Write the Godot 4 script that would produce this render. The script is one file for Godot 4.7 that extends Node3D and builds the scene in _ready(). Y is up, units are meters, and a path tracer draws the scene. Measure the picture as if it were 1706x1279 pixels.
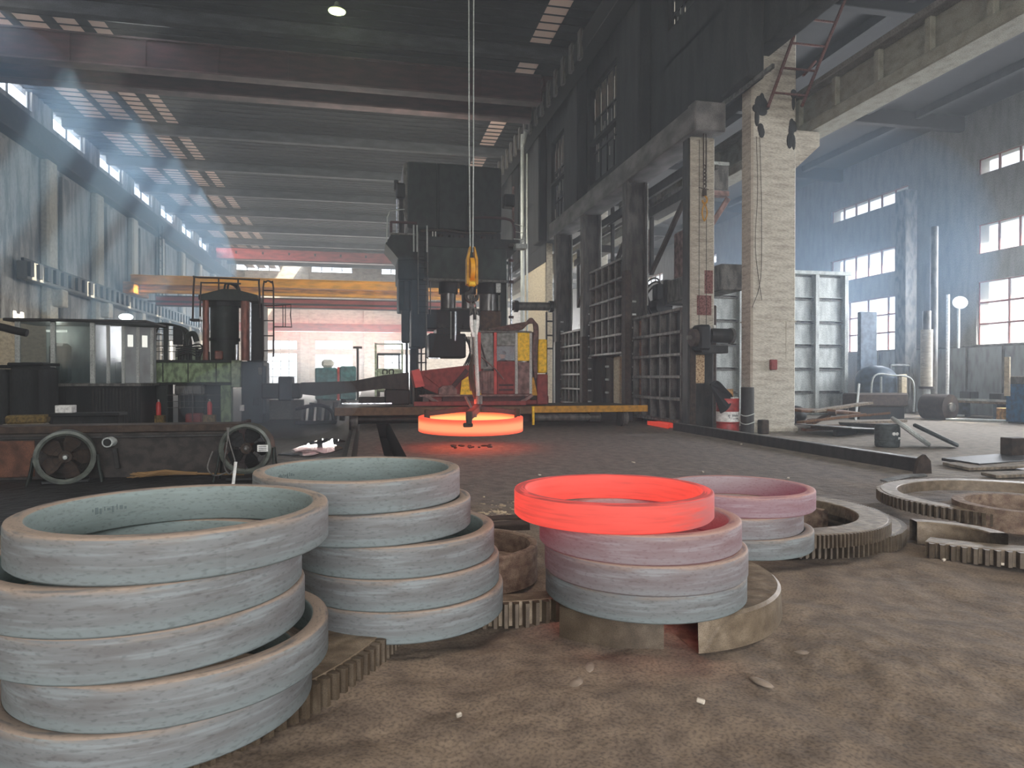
extends Node3D

var M := {}
var T := {}
var SKY_LIGHT := Color(0.97, 0.98, 1.0)

# ---------------------------------------------------------------- mesh helpers
func begin() -> SurfaceTool:
	var st := SurfaceTool.new()
	st.begin(Mesh.PRIMITIVE_TRIANGLES)
	st.set_smooth_group(-1)
	return st

func tri(st: SurfaceTool, a: Vector3, b: Vector3, c: Vector3, outward: Vector3) -> void:
	if (b - a).cross(c - a).dot(outward) > 0.0:
		st.add_vertex(a); st.add_vertex(c); st.add_vertex(b)
	else:
		st.add_vertex(a); st.add_vertex(b); st.add_vertex(c)

func poly(st: SurfaceTool, pts: Array, outward: Vector3) -> void:
	for i in range(1, pts.size() - 1):
		tri(st, pts[0], pts[i], pts[i + 1], outward)

func box(st: SurfaceTool, c: Vector3, s: Vector3, bev := 0.0, b := Basis()) -> void:
	var h := s * 0.5
	st.set_smooth_group(-1)
	bev = minf(bev, minf(h.x, minf(h.y, h.z)) * 0.6)
	for axis in 3:
		for sg: float in [-1.0, 1.0]:
			var u := (axis + 1) % 3
			var v := (axis + 2) % 3
			var pts := []
			for q: Vector2 in [Vector2(-1, -1), Vector2(1, -1), Vector2(1, 1), Vector2(-1, 1)]:
				var p := Vector3()
				p[axis] = sg * h[axis]
				p[u] = q.x * (h[u] - bev)
				p[v] = q.y * (h[v] - bev)
				pts.append(c + b * p)
			var n := Vector3()
			n[axis] = sg
			poly(st, pts, b * n)
	if bev <= 0.0:
		return
	for axis in 3:
		var u := (axis + 1) % 3
		var v := (axis + 2) % 3
		for q: Vector2 in [Vector2(-1, -1), Vector2(1, -1), Vector2(1, 1), Vector2(-1, 1)]:
			var pts := []
			for e in 4:
				var p := Vector3()
				p[axis] = (h[axis] - bev) * (1.0 if e == 1 or e == 2 else -1.0)
				p[u] = q.x * (h[u] - (bev if e >= 2 else 0.0))
				p[v] = q.y * (h[v] - (0.0 if e >= 2 else bev))
				pts.append(c + b * p)
			var n := Vector3()
			n[u] = q.x
			n[v] = q.y
			poly(st, pts, b * n)
	for sx: float in [-1.0, 1.0]:
		for sy: float in [-1.0, 1.0]:
			for sz: float in [-1.0, 1.0]:
				var sg := Vector3(sx, sy, sz)
				tri(st, c + b * (sg * Vector3(h.x, h.y - bev, h.z - bev)), c + b * (sg * Vector3(h.x - bev, h.y, h.z - bev)), c + b * (sg * Vector3(h.x - bev, h.y - bev, h.z)), b * sg)

func cyl(st: SurfaceTool, a: Vector3, b: Vector3, r0: float, r1 := -1.0, n := 16, caps := true) -> void:
	if r1 < 0.0:
		r1 = r0
	var d := (b - a).normalized()
	var u := d.cross(Vector3.UP if absf(d.y) < 0.9 else Vector3.RIGHT).normalized()
	var v := d.cross(u)
	st.set_smooth_group(1)
	for i in n:
		var t0 := TAU * i / n
		var t1 := TAU * (i + 1) / n
		var e0 := u * cos(t0) + v * sin(t0)
		var e1 := u * cos(t1) + v * sin(t1)
		poly(st, [a + e0 * r0, a + e1 * r0, b + e1 * r1, b + e0 * r1], e0 + e1)
	st.set_smooth_group(-1)
	if caps:
		for i in n:
			var t0 := TAU * i / n
			var t1 := TAU * (i + 1) / n
			var e0 := u * cos(t0) + v * sin(t0)
			var e1 := u * cos(t1) + v * sin(t1)
			if r0 > 0.0:
				tri(st, a, a + e0 * r0, a + e1 * r0, -d)
			if r1 > 0.0:
				tri(st, b, b + e0 * r1, b + e1 * r1, d)

# closed or open profile of (radius, height) turned about the y axis; uv = (arc length / wide, along the profile 0..1)
func lathe(st: SurfaceTool, prof: Array, n: int, a0 := 0.0, a1 := TAU, wide := 1.0, hard := true, at := Vector3.ZERO) -> void:
	var total := 0.0
	var acc := [0.0]
	for i in prof.size() - 1:
		total += (prof[i + 1] - prof[i]).length()
		acc.append(total)
	for k in prof.size() - 1:
		var p: Vector2 = prof[k]
		var q: Vector2 = prof[k + 1]
		st.set_smooth_group(k + 1 if hard else 1)
		var nrm := Vector2(q.y - p.y, p.x - q.x)
		for i in n:
			var t0 := lerpf(a0, a1, float(i) / n)
			var t1 := lerpf(a0, a1, float(i + 1) / n)
			var e0 := Vector3(cos(t0), 0, sin(t0))
			var e1 := Vector3(cos(t1), 0, sin(t1))
			var P := [e0 * p.x + Vector3.UP * p.y, e1 * p.x + Vector3.UP * p.y, e1 * q.x + Vector3.UP * q.y, e0 * q.x + Vector3.UP * q.y]
			var U := [Vector2(t0 / wide, acc[k] / total), Vector2(t1 / wide, acc[k] / total), Vector2(t1 / wide, acc[k + 1] / total), Vector2(t0 / wide, acc[k + 1] / total)]
			var outward := (e0 + e1) * nrm.x + Vector3.UP * nrm.y * 2.0
			for f: Array in [[0, 1, 2], [0, 2, 3]]:
				var A: Vector3 = P[f[0]]
				var B: Vector3 = P[f[1]]
				var C: Vector3 = P[f[2]]
				if (B - A).cross(C - A).length_squared() < 1e-16:
					continue
				var o := f
				if (B - A).cross(C - A).dot(outward) > 0.0:
					o = [f[0], f[2], f[1]]
				for j: int in o:
					st.set_uv(U[j])
					st.add_vertex(at + P[j])
	st.set_smooth_group(-1)

func tube(st: SurfaceTool, pts: Array, r: float, n := 8) -> void:
	st.set_smooth_group(1)
	var frames := []
	var last := Vector3.UP
	for i in pts.size():
		var d: Vector3 = (pts[mini(i + 1, pts.size() - 1)] - pts[maxi(i - 1, 0)]).normalized()
		var u := last - d * last.dot(d)
		if u.length() < 0.05:
			u = Vector3.RIGHT - d * d.x
		u = u.normalized()
		last = u
		frames.append([u, d.cross(u)])
	for i in pts.size() - 1:
		for k in n:
			var t0 := TAU * k / n
			var t1 := TAU * (k + 1) / n
			var e := []
			for w in 2:
				var fr: Array = frames[i + w]
				e.append(fr[0] * cos(t0) + fr[1] * sin(t0))
				e.append(fr[0] * cos(t1) + fr[1] * sin(t1))
			poly(st, [pts[i] + e[0] * r, pts[i] + e[1] * r, pts[i + 1] + e[3] * r, pts[i + 1] + e[2] * r], e[0] + e[1])
	st.set_smooth_group(-1)
	for w in 2:
		var i := 0 if w == 0 else pts.size() - 1
		var fr: Array = frames[i]
		var ring := []
		for k in n:
			ring.append(pts[i] + (fr[0] * cos(TAU * k / n) + fr[1] * sin(TAU * k / n)) * r)
		var d: Vector3 = (pts[1] - pts[0]) if w == 0 else (pts[-1] - pts[-2])
		poly(st, ring, -d if w == 0 else d)

# a flat outline in x, y pushed from z0 to z1, then placed
func prism(st: SurfaceTool, outline: PackedVector2Array, z0: float, z1: float, xf := Transform3D()) -> void:
	st.set_smooth_group(-1)
	var idx := Geometry2D.triangulate_polygon(outline)
	for i in range(0, idx.size(), 3):
		for z: float in [z0, z1]:
			var p := []
			for k in 3:
				var q := outline[idx[i + k]]
				p.append(xf * Vector3(q.x, q.y, z))
			tri(st, p[0], p[1], p[2], xf.basis * Vector3(0, 0, -1.0 if z == minf(z0, z1) else 1.0))
	var n := outline.size()
	var turn := 1.0 if Geometry2D.is_polygon_clockwise(outline) else -1.0
	for i in n:
		var a := outline[i]
		var b := outline[(i + 1) % n]
		var o := Vector3(-(b.y - a.y), b.x - a.x, 0) * turn
		poly(st, [xf * Vector3(a.x, a.y, z0), xf * Vector3(b.x, b.y, z0), xf * Vector3(b.x, b.y, z1), xf * Vector3(a.x, a.y, z1)], xf.basis * o)

func ball(st: SurfaceTool, c: Vector3, s: Vector3, n := 10, m := 6) -> void:
	st.set_smooth_group(1)
	for j in m:
		for i in n:
			var p := []
			for q: Vector2 in [Vector2(i, j), Vector2(i + 1, j), Vector2(i + 1, j + 1), Vector2(i, j + 1)]:
				var th := PI * q.y / m
				var ph := TAU * q.x / n
				p.append(c + Vector3(sin(th) * cos(ph), cos(th), sin(th) * sin(ph)) * s)
			poly(st, p, p[0] + p[1] + p[2] + p[3] - c * 4.0)
	st.set_smooth_group(-1)

# ---------------------------------------------------------------- scene helpers
func named(parent: Node, called: String) -> String:
	var k := 0
	var s := called
	while parent.has_node(NodePath(s)):
		k += 1
		s = "%s_%03d" % [called, k]
	return s

var tally := {}
func numbered(parent: Node, called: String) -> String:
	var key := str(parent.get_instance_id()) + called
	var k: int = tally.get(key, 0)
	tally[key] = k + 1
	return called if k == 0 else "%s_%03d" % [called, k]

func put(called: String, st: SurfaceTool, m: Material, parent: Node = null, at := Vector3.ZERO) -> MeshInstance3D:
	st.generate_normals()
	return put_mesh(called, st.commit(), m, parent, at)

func put_mesh(called: String, mesh: Mesh, m: Material, parent: Node = null, at := Vector3.ZERO, b := Basis()) -> MeshInstance3D:
	if parent == null:
		parent = self
	var o := MeshInstance3D.new()
	o.mesh = mesh
	o.material_override = m
	o.name = numbered(parent, called)
	o.transform = Transform3D(b, at)
	parent.add_child(o, true)
	return o

func tag(o: Node, label: String, category: String, group := "") -> Node:
	o.set_meta("label", label)
	o.set_meta("category", category)
	if group:
		o.set_meta("group", group)
	return o

func thing(called: String, label: String, category: String, at := Vector3.ZERO, turn := 0.0, group := "") -> Node3D:
	var o := Node3D.new()
	o.name = numbered(self, called)
	add_child(o, true)
	o.position = at
	o.rotation.y = turn
	tag(o, label, category, group)
	return o

func struct(called: String, label: String, category: String) -> Node3D:
	var o := thing(called, label, category)
	o.set_meta("kind", "structure")
	return o

func dup(src: Node3D, label: String, at: Vector3, turn := 0.0, group := "") -> Node3D:
	var c: Node3D = src.duplicate()
	var base := String(src.name)
	var rx := base.rfind("_")
	if rx > 0 and base.substr(rx + 1).is_valid_int():
		base = base.substr(0, rx)
	c.name = numbered(self, base)
	add_child(c, true)
	c.position = at
	c.rotation.y = turn
	c.set_meta("label", label)
	if group:
		c.set_meta("group", group)
	return c

# where a parent stands when nothing above it is turned
func base_of(parent: Node) -> Vector3:
	var p := Vector3.ZERO
	while parent is Node3D and parent != self:
		p += parent.position
		parent = parent.get_parent()
	return p

# box part between bounds given in the world
func wb(parent: Node, called: String, m: Material, x0: float, x1: float, y0: float, y1: float, z0: float, z1: float, bev := 0.015) -> MeshInstance3D:
	var st := begin()
	var s := Vector3(absf(x1 - x0), absf(y1 - y0), absf(z1 - z0))
	box(st, Vector3.ZERO, s, bev)
	return put(called, st, m, parent, Vector3(x0 + x1, y0 + y1, z0 + z1) * 0.5 - base_of(parent))

# bar part between two points of the world
func wc(parent: Node, called: String, m: Material, a: Vector3, b: Vector3, r: float, n := 12, r1 := -1.0) -> MeshInstance3D:
	var st := begin()
	var o := (a + b) * 0.5
	cyl(st, a - o, b - o, r, r1, n)
	return put(called, st, m, parent, o - base_of(parent))

# square bar between two points
func wbar(parent: Node, called: String, m: Material, a: Vector3, b: Vector3, w: float, t: float) -> MeshInstance3D:
	var st := begin()
	var d := (b - a).normalized()
	var u := d.cross(Vector3.UP if absf(d.y) < 0.95 else Vector3.RIGHT).normalized()
	box(st, Vector3.ZERO, Vector3((b - a).length(), w, t), minf(w, t) * 0.1, Basis(d, u.cross(d), u))
	return put(called, st, m, parent, (a + b) * 0.5 - base_of(parent))

func wt(parent: Node, called: String, m: Material, pts: Array, r: float, n := 8) -> MeshInstance3D:
	var st := begin()
	var o: Vector3 = pts[0]
	var q := []
	for p: Vector3 in pts:
		q.append(p - o)
	tube(st, q, r, n)
	return put(called, st, m, parent, o - base_of(parent))

func curve(pts: Array, steps := 6) -> Array:
	var out := []
	for i in pts.size() - 1:
		var p0: Vector3 = pts[maxi(i - 1, 0)]
		var p3: Vector3 = pts[mini(i + 2, pts.size() - 1)]
		for k in steps:
			out.append(pts[i].cubic_interpolate(pts[i + 1], p0, p3, float(k) / steps))
	out.append(pts[-1])
	return out

# ---------------------------------------------------------------- materials
func noise_tex(seed_: int, freq: float, oct: int, ramp: Array, kind := FastNoiseLite.TYPE_SIMPLEX_SMOOTH, size := 512) -> NoiseTexture2D:
	var f := FastNoiseLite.new()
	f.seed = seed_
	f.noise_type = kind
	f.frequency = freq
	f.fractal_octaves = oct
	var t := NoiseTexture2D.new()
	t.width = size
	t.height = size
	t.seamless = true
	t.noise = f
	if ramp.size():
		var g := Gradient.new()
		var offs := PackedFloat32Array()
		var cols := PackedColorArray()
		for i in ramp.size():
			offs.append(ramp[i][0])
			cols.append(ramp[i][1])
		g.offsets = offs
		g.colors = cols
		t.color_ramp = g
	return t

func grey(v: float) -> Color:
	return Color(v, v, v)

# plain colour broken up by two layers of noise, laid on from three sides
func mat(called: String, c: Color, rough := 0.8, metal := 0.0, coarse := "blotch", scale := Vector3(0.3, 0.3, 0.3), fine := "grain", fscale := Vector3(1.7, 1.7, 1.7), bump := 0.0) -> StandardMaterial3D:
	var m := StandardMaterial3D.new()
	m.resource_name = called
	m.albedo_color = c
	m.roughness = rough
	m.metallic = metal
	if coarse:
		m.albedo_texture = T[coarse]
		m.uv1_triplanar = true
		m.uv1_world_triplanar = true
		m.uv1_scale = scale
	if fine:
		m.detail_enabled = true
		m.detail_albedo = T[fine]
		m.detail_blend_mode = BaseMaterial3D.BLEND_MODE_MUL
		m.detail_uv_layer = BaseMaterial3D.DETAIL_UV_2
		m.uv2_triplanar = true
		m.uv2_world_triplanar = true
		m.uv2_scale = fscale
	if bump > 0.0:
		m.heightmap_enabled = true
		m.heightmap_texture = T["height"]
		m.heightmap_scale = bump
	M[called] = m
	return m

func glow(called: String, c: Color, e: float) -> StandardMaterial3D:
	var m := StandardMaterial3D.new()
	m.resource_name = called
	m.albedo_color = Color(0.3, 0.3, 0.3)
	m.emission_enabled = true
	m.emission = c
	m.emission_energy_multiplier = e
	M[called] = m
	return m

func make_materials() -> void:
	T.blotch = noise_tex(3, 0.012, 5, [[0.0, grey(0.5)], [0.45, grey(0.8)], [0.75, grey(1.0)], [1.0, grey(1.0)]])
	T.soft = noise_tex(6, 0.02, 5, [[0.0, grey(0.72)], [0.4, grey(0.88)], [0.7, grey(0.97)], [1.0, grey(1.0)]])
	T.grain = noise_tex(5, 0.06, 4, [[0.0, grey(0.6)], [0.5, grey(0.9)], [1.0, grey(1.0)]])
	T.stain = noise_tex(8, 0.02, 6, [[0.0, grey(0.5)], [0.35, grey(0.66)], [0.55, grey(0.88)], [1.0, grey(1.0)]])
	T.height = noise_tex(11, 0.03, 5, [])
	T.rust = noise_tex(14, 0.022, 6, [[0.0, Color(0.36, 0.28, 0.24)], [0.4, Color(0.52, 0.42, 0.35)], [0.6, Color(0.60, 0.51, 0.43)], [1.0, Color(0.72, 0.63, 0.54)]])
	T.iron = noise_tex(15, 0.022, 6, [[0.0, Color(0.5, 0.44, 0.38)], [0.35, Color(0.6, 0.54, 0.47)], [0.6, Color(0.69, 0.63, 0.56)], [1.0, Color(0.82, 0.77, 0.7)]])
	T.peel = noise_tex(21, 0.035, 6, [[0.0, Color(0.45, 0.36, 0.32)], [0.3, Color(0.62, 0.52, 0.48)], [0.5, Color(0.9, 0.88, 0.87)], [1.0, Color(1, 1, 1)]])
	T.concrete = noise_tex(25, 0.022, 6, [[0.0, Color(0.76, 0.73, 0.7)], [0.4, Color(0.9, 0.88, 0.85)], [0.62, Color(0.95, 0.94, 0.91)], [1.0, Color(1, 0.99, 0.97)]])
	T.dirt = noise_tex(31, 0.02, 6, [[0.0, Color(0.72, 0.69, 0.66)], [0.4, Color(0.84, 0.81, 0.78)], [0.6, Color(0.92, 0.89, 0.85)], [1.0, Color(1, 0.97, 0.92)]])
	mat("floor_dirt", Color(1, 1, 1), 0.95, 0.0, "dirt", Vector3(0.35, 0.35, 0.35), "grain", Vector3(1.3, 1.3, 1.3), 1.2)
	M.floor_dirt.vertex_color_use_as_albedo = true
	mat("concrete", Color(0.82, 0.8, 0.75), 0.9, 0.0, "concrete", Vector3(0.35, 0.3, 0.35), "grain", Vector3(0.6, 2.4, 0.6))
	mat("concrete_light", Color(0.84, 0.825, 0.785), 0.9, 0.0, "concrete", Vector3(0.1, 0.6, 0.1), "grain", Vector3(0.25, 2.2, 0.25))
	mat("concrete_dark", Color(0.5, 0.49, 0.47), 0.9, 0.0, "concrete", Vector3(0.25, 0.06, 0.25), "grain", Vector3(0.8, 0.5, 0.8))
	mat("soot_wall", Color(0.185, 0.19, 0.19), 0.95, 0.0, "stain", Vector3(0.16, 0.03, 0.16), "grain", Vector3(0.6, 0.2, 0.6))
	mat("left_wall", Color(0.74, 0.73, 0.71), 0.9, 0.0, "stain", Vector3(0.12, 0.025, 0.12), "grain", Vector3(0.5, 0.1, 0.5))
	mat("far_wall", Color(0.97, 0.93, 0.88), 0.95, 0.0, "concrete", Vector3(0.08, 0.2, 0.08), "grain", Vector3(0.2, 0.9, 0.2))
	mat("roof_sheet", Color(0.17, 0.175, 0.185), 0.9, 0.0, "blotch", Vector3(0.1, 0.1, 0.3), "grain", Vector3(0.4, 0.4, 0.4))
	mat("roof_beam", Color(0.31, 0.32, 0.34), 0.8, 0.0, "blotch", Vector3(0.1, 0.3, 0.1), "grain", Vector3(0.5, 0.5, 0.5))
	mat("steel_dark", Color(0.23, 0.22, 0.21), 0.6, 0.3, "stain", Vector3(0.4, 0.15, 0.4), "grain", Vector3(1.5, 0.6, 1.5))
	mat("steel_black", Color(0.1, 0.105, 0.11), 0.6, 0.3, "stain", Vector3(0.4, 0.2, 0.4), "grain", Vector3(1.5, 1.0, 1.5))
	mat("steel_grey", Color(0.51, 0.5, 0.48), 0.55, 0.3, "stain", Vector3(0.4, 0.15, 0.4), "grain", Vector3(1.5, 0.6, 1.5))
	mat("steel_pale", Color(0.8, 0.82, 0.8), 0.6, 0.0, "soft", Vector3(0.3, 0.1, 0.3), "grain", Vector3(1.2, 0.5, 1.2))
	mat("steel_shine", Color(0.75, 0.76, 0.78), 0.25, 0.9, "blotch", Vector3(1, 1, 1), "")
	mat("rusty", Color(0.95, 0.95, 0.95), 0.85, 0.1, "rust", Vector3(0.8, 0.8, 0.8), "grain", Vector3(3, 3, 3), 0.6)
	mat("rusty_dark", Color(0.45, 0.43, 0.42), 0.8, 0.1, "rust", Vector3(0.5, 0.5, 0.5), "grain", Vector3(2, 2, 2))
	mat("gear_iron", Color(0.78, 0.75, 0.7), 0.55, 0.2, "iron", Vector3(0.7, 0.7, 0.7), "grain", Vector3(4, 4, 4), 0.5)
	mat("red_paint", Color(0.6, 0.26, 0.25), 0.75, 0.0, "soft", Vector3(0.5, 0.4, 0.5), "grain", Vector3(2, 2, 2))
	mat("crane_red", Color(0.8, 0.33, 0.31), 0.7, 0.0, "soft", Vector3(0.05, 0.2, 0.05), "")
	mat("crane_dark_red", Color(0.33, 0.17, 0.18), 0.7, 0.0, "blotch", Vector3(0.1, 0.5, 0.1), "grain", Vector3(0.6, 0.6, 0.6))
	mat("crane_yellow", Color(1.0, 0.7, 0.1), 0.6, 0.0, "soft", Vector3(0.05, 0.2, 0.05), "")
	mat("yellow_paint", Color(0.95, 0.77, 0.06), 0.6, 0.0, "soft", Vector3(0.7, 0.7, 0.7), "")
	mat("yellow_worn", Color(0.85, 0.62, 0.15), 0.7, 0.0, "soft", Vector3(0.6, 0.6, 0.6), "grain", Vector3(2, 2, 2))
	mat("green_paint", Color(0.64, 0.74, 0.56), 0.7, 0.0, "stain", Vector3(0.45, 0.25, 0.45), "grain", Vector3(2, 1, 2))
	mat("green_dark", Color(0.13, 0.17, 0.14), 0.65, 0.2, "stain", Vector3(0.5, 0.3, 0.5), "grain", Vector3(2, 1, 2))
	mat("blue_paint", Color(0.1, 0.42, 0.62), 0.6, 0.0, "blotch", Vector3(0.7, 0.7, 0.7), "grain", Vector3(2, 2, 2))
	mat("copper", Color(0.6, 0.38, 0.32), 0.5, 0.4, "blotch", Vector3(0.8, 0.3, 0.8), "grain", Vector3(2, 1, 2))
	mat("wood", Color(0.75, 0.62, 0.47), 0.85, 0.0, "rust", Vector3(2.0, 0.6, 0.6), "grain", Vector3(0.6, 3, 3))
	mat("card", Color(0.78, 0.6, 0.38), 0.9, 0.0, "blotch", Vector3(1, 1, 1), "")
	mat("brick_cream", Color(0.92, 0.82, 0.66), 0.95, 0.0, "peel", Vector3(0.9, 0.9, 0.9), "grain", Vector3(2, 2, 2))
	mat("white_paint", Color(0.9, 0.9, 0.88), 0.6, 0.0, "soft", Vector3(1, 1, 1), "")
	mat("rubber", Color(0.06, 0.06, 0.06), 0.8, 0.0, "blotch", Vector3(1, 1, 1), "")
	mat("cloth_black", Color(0.07, 0.075, 0.09), 0.9, 0.0, "blotch", Vector3(2, 2, 2), "")
	mat("oily_floor", Color(0.17, 0.165, 0.16), 0.55, 0.0, "stain", Vector3(0.3, 0.3, 0.3), "grain", Vector3(1.3, 1.3, 1.3), 2.0)
	var g := StandardMaterial3D.new()
	g.resource_name = "glass"
	g.transparency = BaseMaterial3D.TRANSPARENCY_ALPHA
	g.albedo_color = Color(0.9, 0.95, 1.0, 0.12)
	g.roughness = 0.05
	M.glass = g
	var d := StandardMaterial3D.new()
	d.resource_name = "cabin_glass"
	d.transparency = BaseMaterial3D.TRANSPARENCY_ALPHA
	d.albedo_color = Color(0.3, 0.36, 0.36, 0.38)
	d.roughness = 0.08
	M.cabin_glass = d
	var dg: StandardMaterial3D = d.duplicate()
	dg.resource_name = "dimming_glass"
	dg.albedo_color = Color(0.9, 0.92, 0.92, 0.48)  # opacity added to dim the sun through the right windows
	M.dimming_glass = dg
	var w := StandardMaterial3D.new()
	w.resource_name = "water"
	w.albedo_color = Color(0.03, 0.03, 0.03)
	w.roughness = 0.03
	w.metallic_specular = 0.9
	M.water = w
	var k := StandardMaterial3D.new()
	k.resource_name = "skylight_sheet"
	k.albedo_color = Color(0.78, 0.66, 0.6)
	k.roughness = 0.8
	k.backlight_enabled = true
	k.backlight = Color(0.33, 0.33, 0.33)
	M.skylight_sheet = k
	var ws := mat("window_soot", Color(0.4, 0.36, 0.31), 0.6, 0.0, "stain", Vector3(0.6, 0.2, 0.6), "")
	ws.backlight_enabled = true
	ws.backlight = Color(0.6, 0.53, 0.45)
	mat("shard", Color(0.6, 0.6, 0.57), 0.4, 0.0, "", Vector3.ONE, "")
	mat("gear_tooth", Color(0.58, 0.55, 0.51), 0.5, 0.2, "iron", Vector3(0.7, 0.7, 0.7), "grain", Vector3(4, 4, 4))
	mat("roof_black", Color(0.07, 0.072, 0.08), 0.9, 0.0, "blotch", Vector3(0.1, 0.1, 0.3), "")
	mat("runway_grey", Color(0.62, 0.62, 0.57), 0.9, 0.0, "concrete", Vector3(0.3, 0.3, 0.2), "grain", Vector3(1, 2, 1))
	mat("window_black", Color(0.09, 0.09, 0.09), 0.5, 0.0, "stain", Vector3(0.6, 0.3, 0.6), "")
	mat("beam_grey", Color(0.5, 0.49, 0.48), 0.8, 0.0, "blotch", Vector3(0.2, 0.2, 0.1), "grain", Vector3(1, 1, 1))
	mat("column_grey", Color(0.38, 0.365, 0.345), 0.7, 0.1, "stain", Vector3(0.4, 0.1, 0.4), "grain", Vector3(1.5, 0.5, 1.5))
	mat("rusty_tan", Color(0.95, 0.8, 0.68), 0.85, 0.0, "rust", Vector3(0.6, 0.5, 0.6), "grain", Vector3(2, 2, 2))
	mat("rusty_pink", Color(0.62, 0.5, 0.48), 0.85, 0.0, "blotch", Vector3(0.6, 0.5, 0.6), "grain", Vector3(2, 2, 2))
	mat("red_patch", Color(0.62, 0.44, 0.42), 0.9, 0.0, "peel", Vector3(0.8, 0.8, 0.8), "grain", Vector3(2, 2, 2))
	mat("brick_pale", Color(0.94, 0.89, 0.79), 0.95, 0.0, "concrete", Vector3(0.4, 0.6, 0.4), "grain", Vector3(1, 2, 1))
	mat("drum_red", Color(0.68, 0.2, 0.18), 0.45, 0.0, "blotch", Vector3(0.6, 0.6, 0.6), "")
	mat("print_grey", Color(0.2, 0.2, 0.24), 0.7, 0.0, "blotch", Vector3(1, 1, 1), "")
	mat("ladder_red", Color(0.42, 0.26, 0.23), 0.8, 0.0, "peel", Vector3(1, 1, 1), "")
	mat("wood_grey", Color(0.62, 0.56, 0.48), 0.9, 0.0, "blotch", Vector3(1.5, 0.6, 0.6), "grain", Vector3(0.6, 3, 3))
	mat("steel_keg", Color(0.32, 0.35, 0.35), 0.7, 0.1, "stain", Vector3(1, 1, 1), "grain", Vector3(3, 3, 3))
	mat("steel_blue", Color(0.36, 0.42, 0.48), 0.6, 0.1, "blotch", Vector3(0.5, 0.5, 0.5), "grain", Vector3(2, 2, 2))
	mat("partition_grey", Color(0.6, 0.63, 0.65), 0.8, 0.0, "concrete", Vector3(0.3, 0.1, 0.3), "")
	mat("chip", Color(0.8, 0.75, 0.68), 0.9, 0.0, "blotch", Vector3(1, 1, 1), "")
	mat("plaster", Color(0.78, 0.7, 0.58), 0.95, 0.0, "blotch", Vector3(1, 1, 1), "")
	glow("hot_scrap", Color(1.0, 0.26, 0.15), 0.45)
	mat("press_green", Color(0.17, 0.21, 0.2), 0.7, 0.1, "stain", Vector3(0.25, 0.15, 0.25), "grain", Vector3(1, 0.6, 1))
	mat("press_green2", Color(0.23, 0.28, 0.26), 0.7, 0.1, "blotch", Vector3(0.25, 0.15, 0.25), "grain", Vector3(1, 0.6, 1))
	mat("press_blue", Color(0.25, 0.29, 0.33), 0.7, 0.1, "blotch", Vector3(0.25, 0.15, 0.25), "grain", Vector3(1, 0.6, 1))
	mat("plunger", Color(0.45, 0.44, 0.43), 0.3, 0.8, "blotch", Vector3(0.5, 0.2, 0.5), "")
	mat("rusty_brown", Color(0.42, 0.31, 0.23), 0.8, 0.1, "blotch", Vector3(0.5, 0.5, 0.5), "grain", Vector3(2, 2, 2))
	mat("brown_edge", Color(0.45, 0.36, 0.27), 0.8, 0.1, "soft", Vector3(0.6, 0.6, 0.6), "grain", Vector3(2, 2, 2))
	mat("cab_grey", Color(0.48, 0.5, 0.48), 0.5, 0.0, "blotch", Vector3(0.8, 0.8, 0.8), "")
	mat("hose_brown", Color(0.42, 0.33, 0.31), 0.8, 0.0, "blotch", Vector3(1, 1, 1), "")
	mat("skin", Color(0.66, 0.48, 0.38), 0.6, 0.0, "", Vector3.ONE, "")
	mat("green_pale", Color(0.68, 0.74, 0.62), 0.7, 0.0, "blotch", Vector3(0.6, 0.6, 0.6), "grain", Vector3(2, 1, 2))
	mat("yellow_stained", Color(0.6, 0.5, 0.28), 0.85, 0.0, "stain", Vector3(1.2, 0.8, 1.2), "grain", Vector3(3, 3, 3))
	mat("extinguisher_red", Color(0.75, 0.22, 0.2), 0.4, 0.0, "", Vector3.ONE, "")
	mat("rail_brown", Color(0.2, 0.16, 0.16), 0.7, 0.1, "", Vector3.ONE, "")
	mat("trough_brown", Color(0.27, 0.24, 0.22), 0.75, 0.1, "stain", Vector3(0.4, 0.5, 0.4), "grain", Vector3(2, 2, 2))
	mat("rusty_red", Color(0.42, 0.27, 0.2), 0.85, 0.0, "blotch", Vector3(0.6, 0.6, 0.6), "grain", Vector3(2, 2, 2))
	mat("straw", Color(0.5, 0.39, 0.25), 0.9, 0.0, "", Vector3.ONE, "")
	mat("fan_grey", Color(0.26, 0.28, 0.25), 0.6, 0.1, "blotch", Vector3(1, 1, 1), "")
	mat("fan_rim", Color(0.36, 0.38, 0.35), 0.5, 0.1, "blotch", Vector3(1, 1, 1), "")
	mat("teal", Color(0.3, 0.5, 0.52), 0.6, 0.0, "blotch", Vector3(0.3, 0.3, 0.3), "")
	mat("crane_lip", Color(0.4, 0.31, 0.31), 0.7, 0.0, "blotch", Vector3(0.1, 0.5, 0.1), "")
	mat("crane_ochre", Color(0.85, 0.54, 0.12), 0.7, 0.0, "blotch", Vector3(0.1, 0.5, 0.1), "")
	glow("tube_glow", Color(0.95, 1.0, 0.95), 1.5)
	glow("lamp_glow", Color(0.95, 1.0, 1.0), 3.0)
	glow("lamp_warm", Color(0.95, 1.0, 0.7), 2.0)
	glow("window_glow", Color(1.0, 1.0, 0.96), 0.9)  # glowing colour imitating bright windows seen through the cabin
	mat("dirt_pale", Color(0.56, 0.5, 0.44), 0.95, 0.0, "soft", Vector3(1, 1, 1), "")
	mat("dirt_lump", Color(0.44, 0.38, 0.33), 0.95, 0.0, "dirt", Vector3(1, 1, 1), "grain", Vector3(3, 3, 3))
	mat("mark_grey", Color(0.36, 0.4, 0.4), 0.9, 0.0, "", Vector3.ONE, "")

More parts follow.
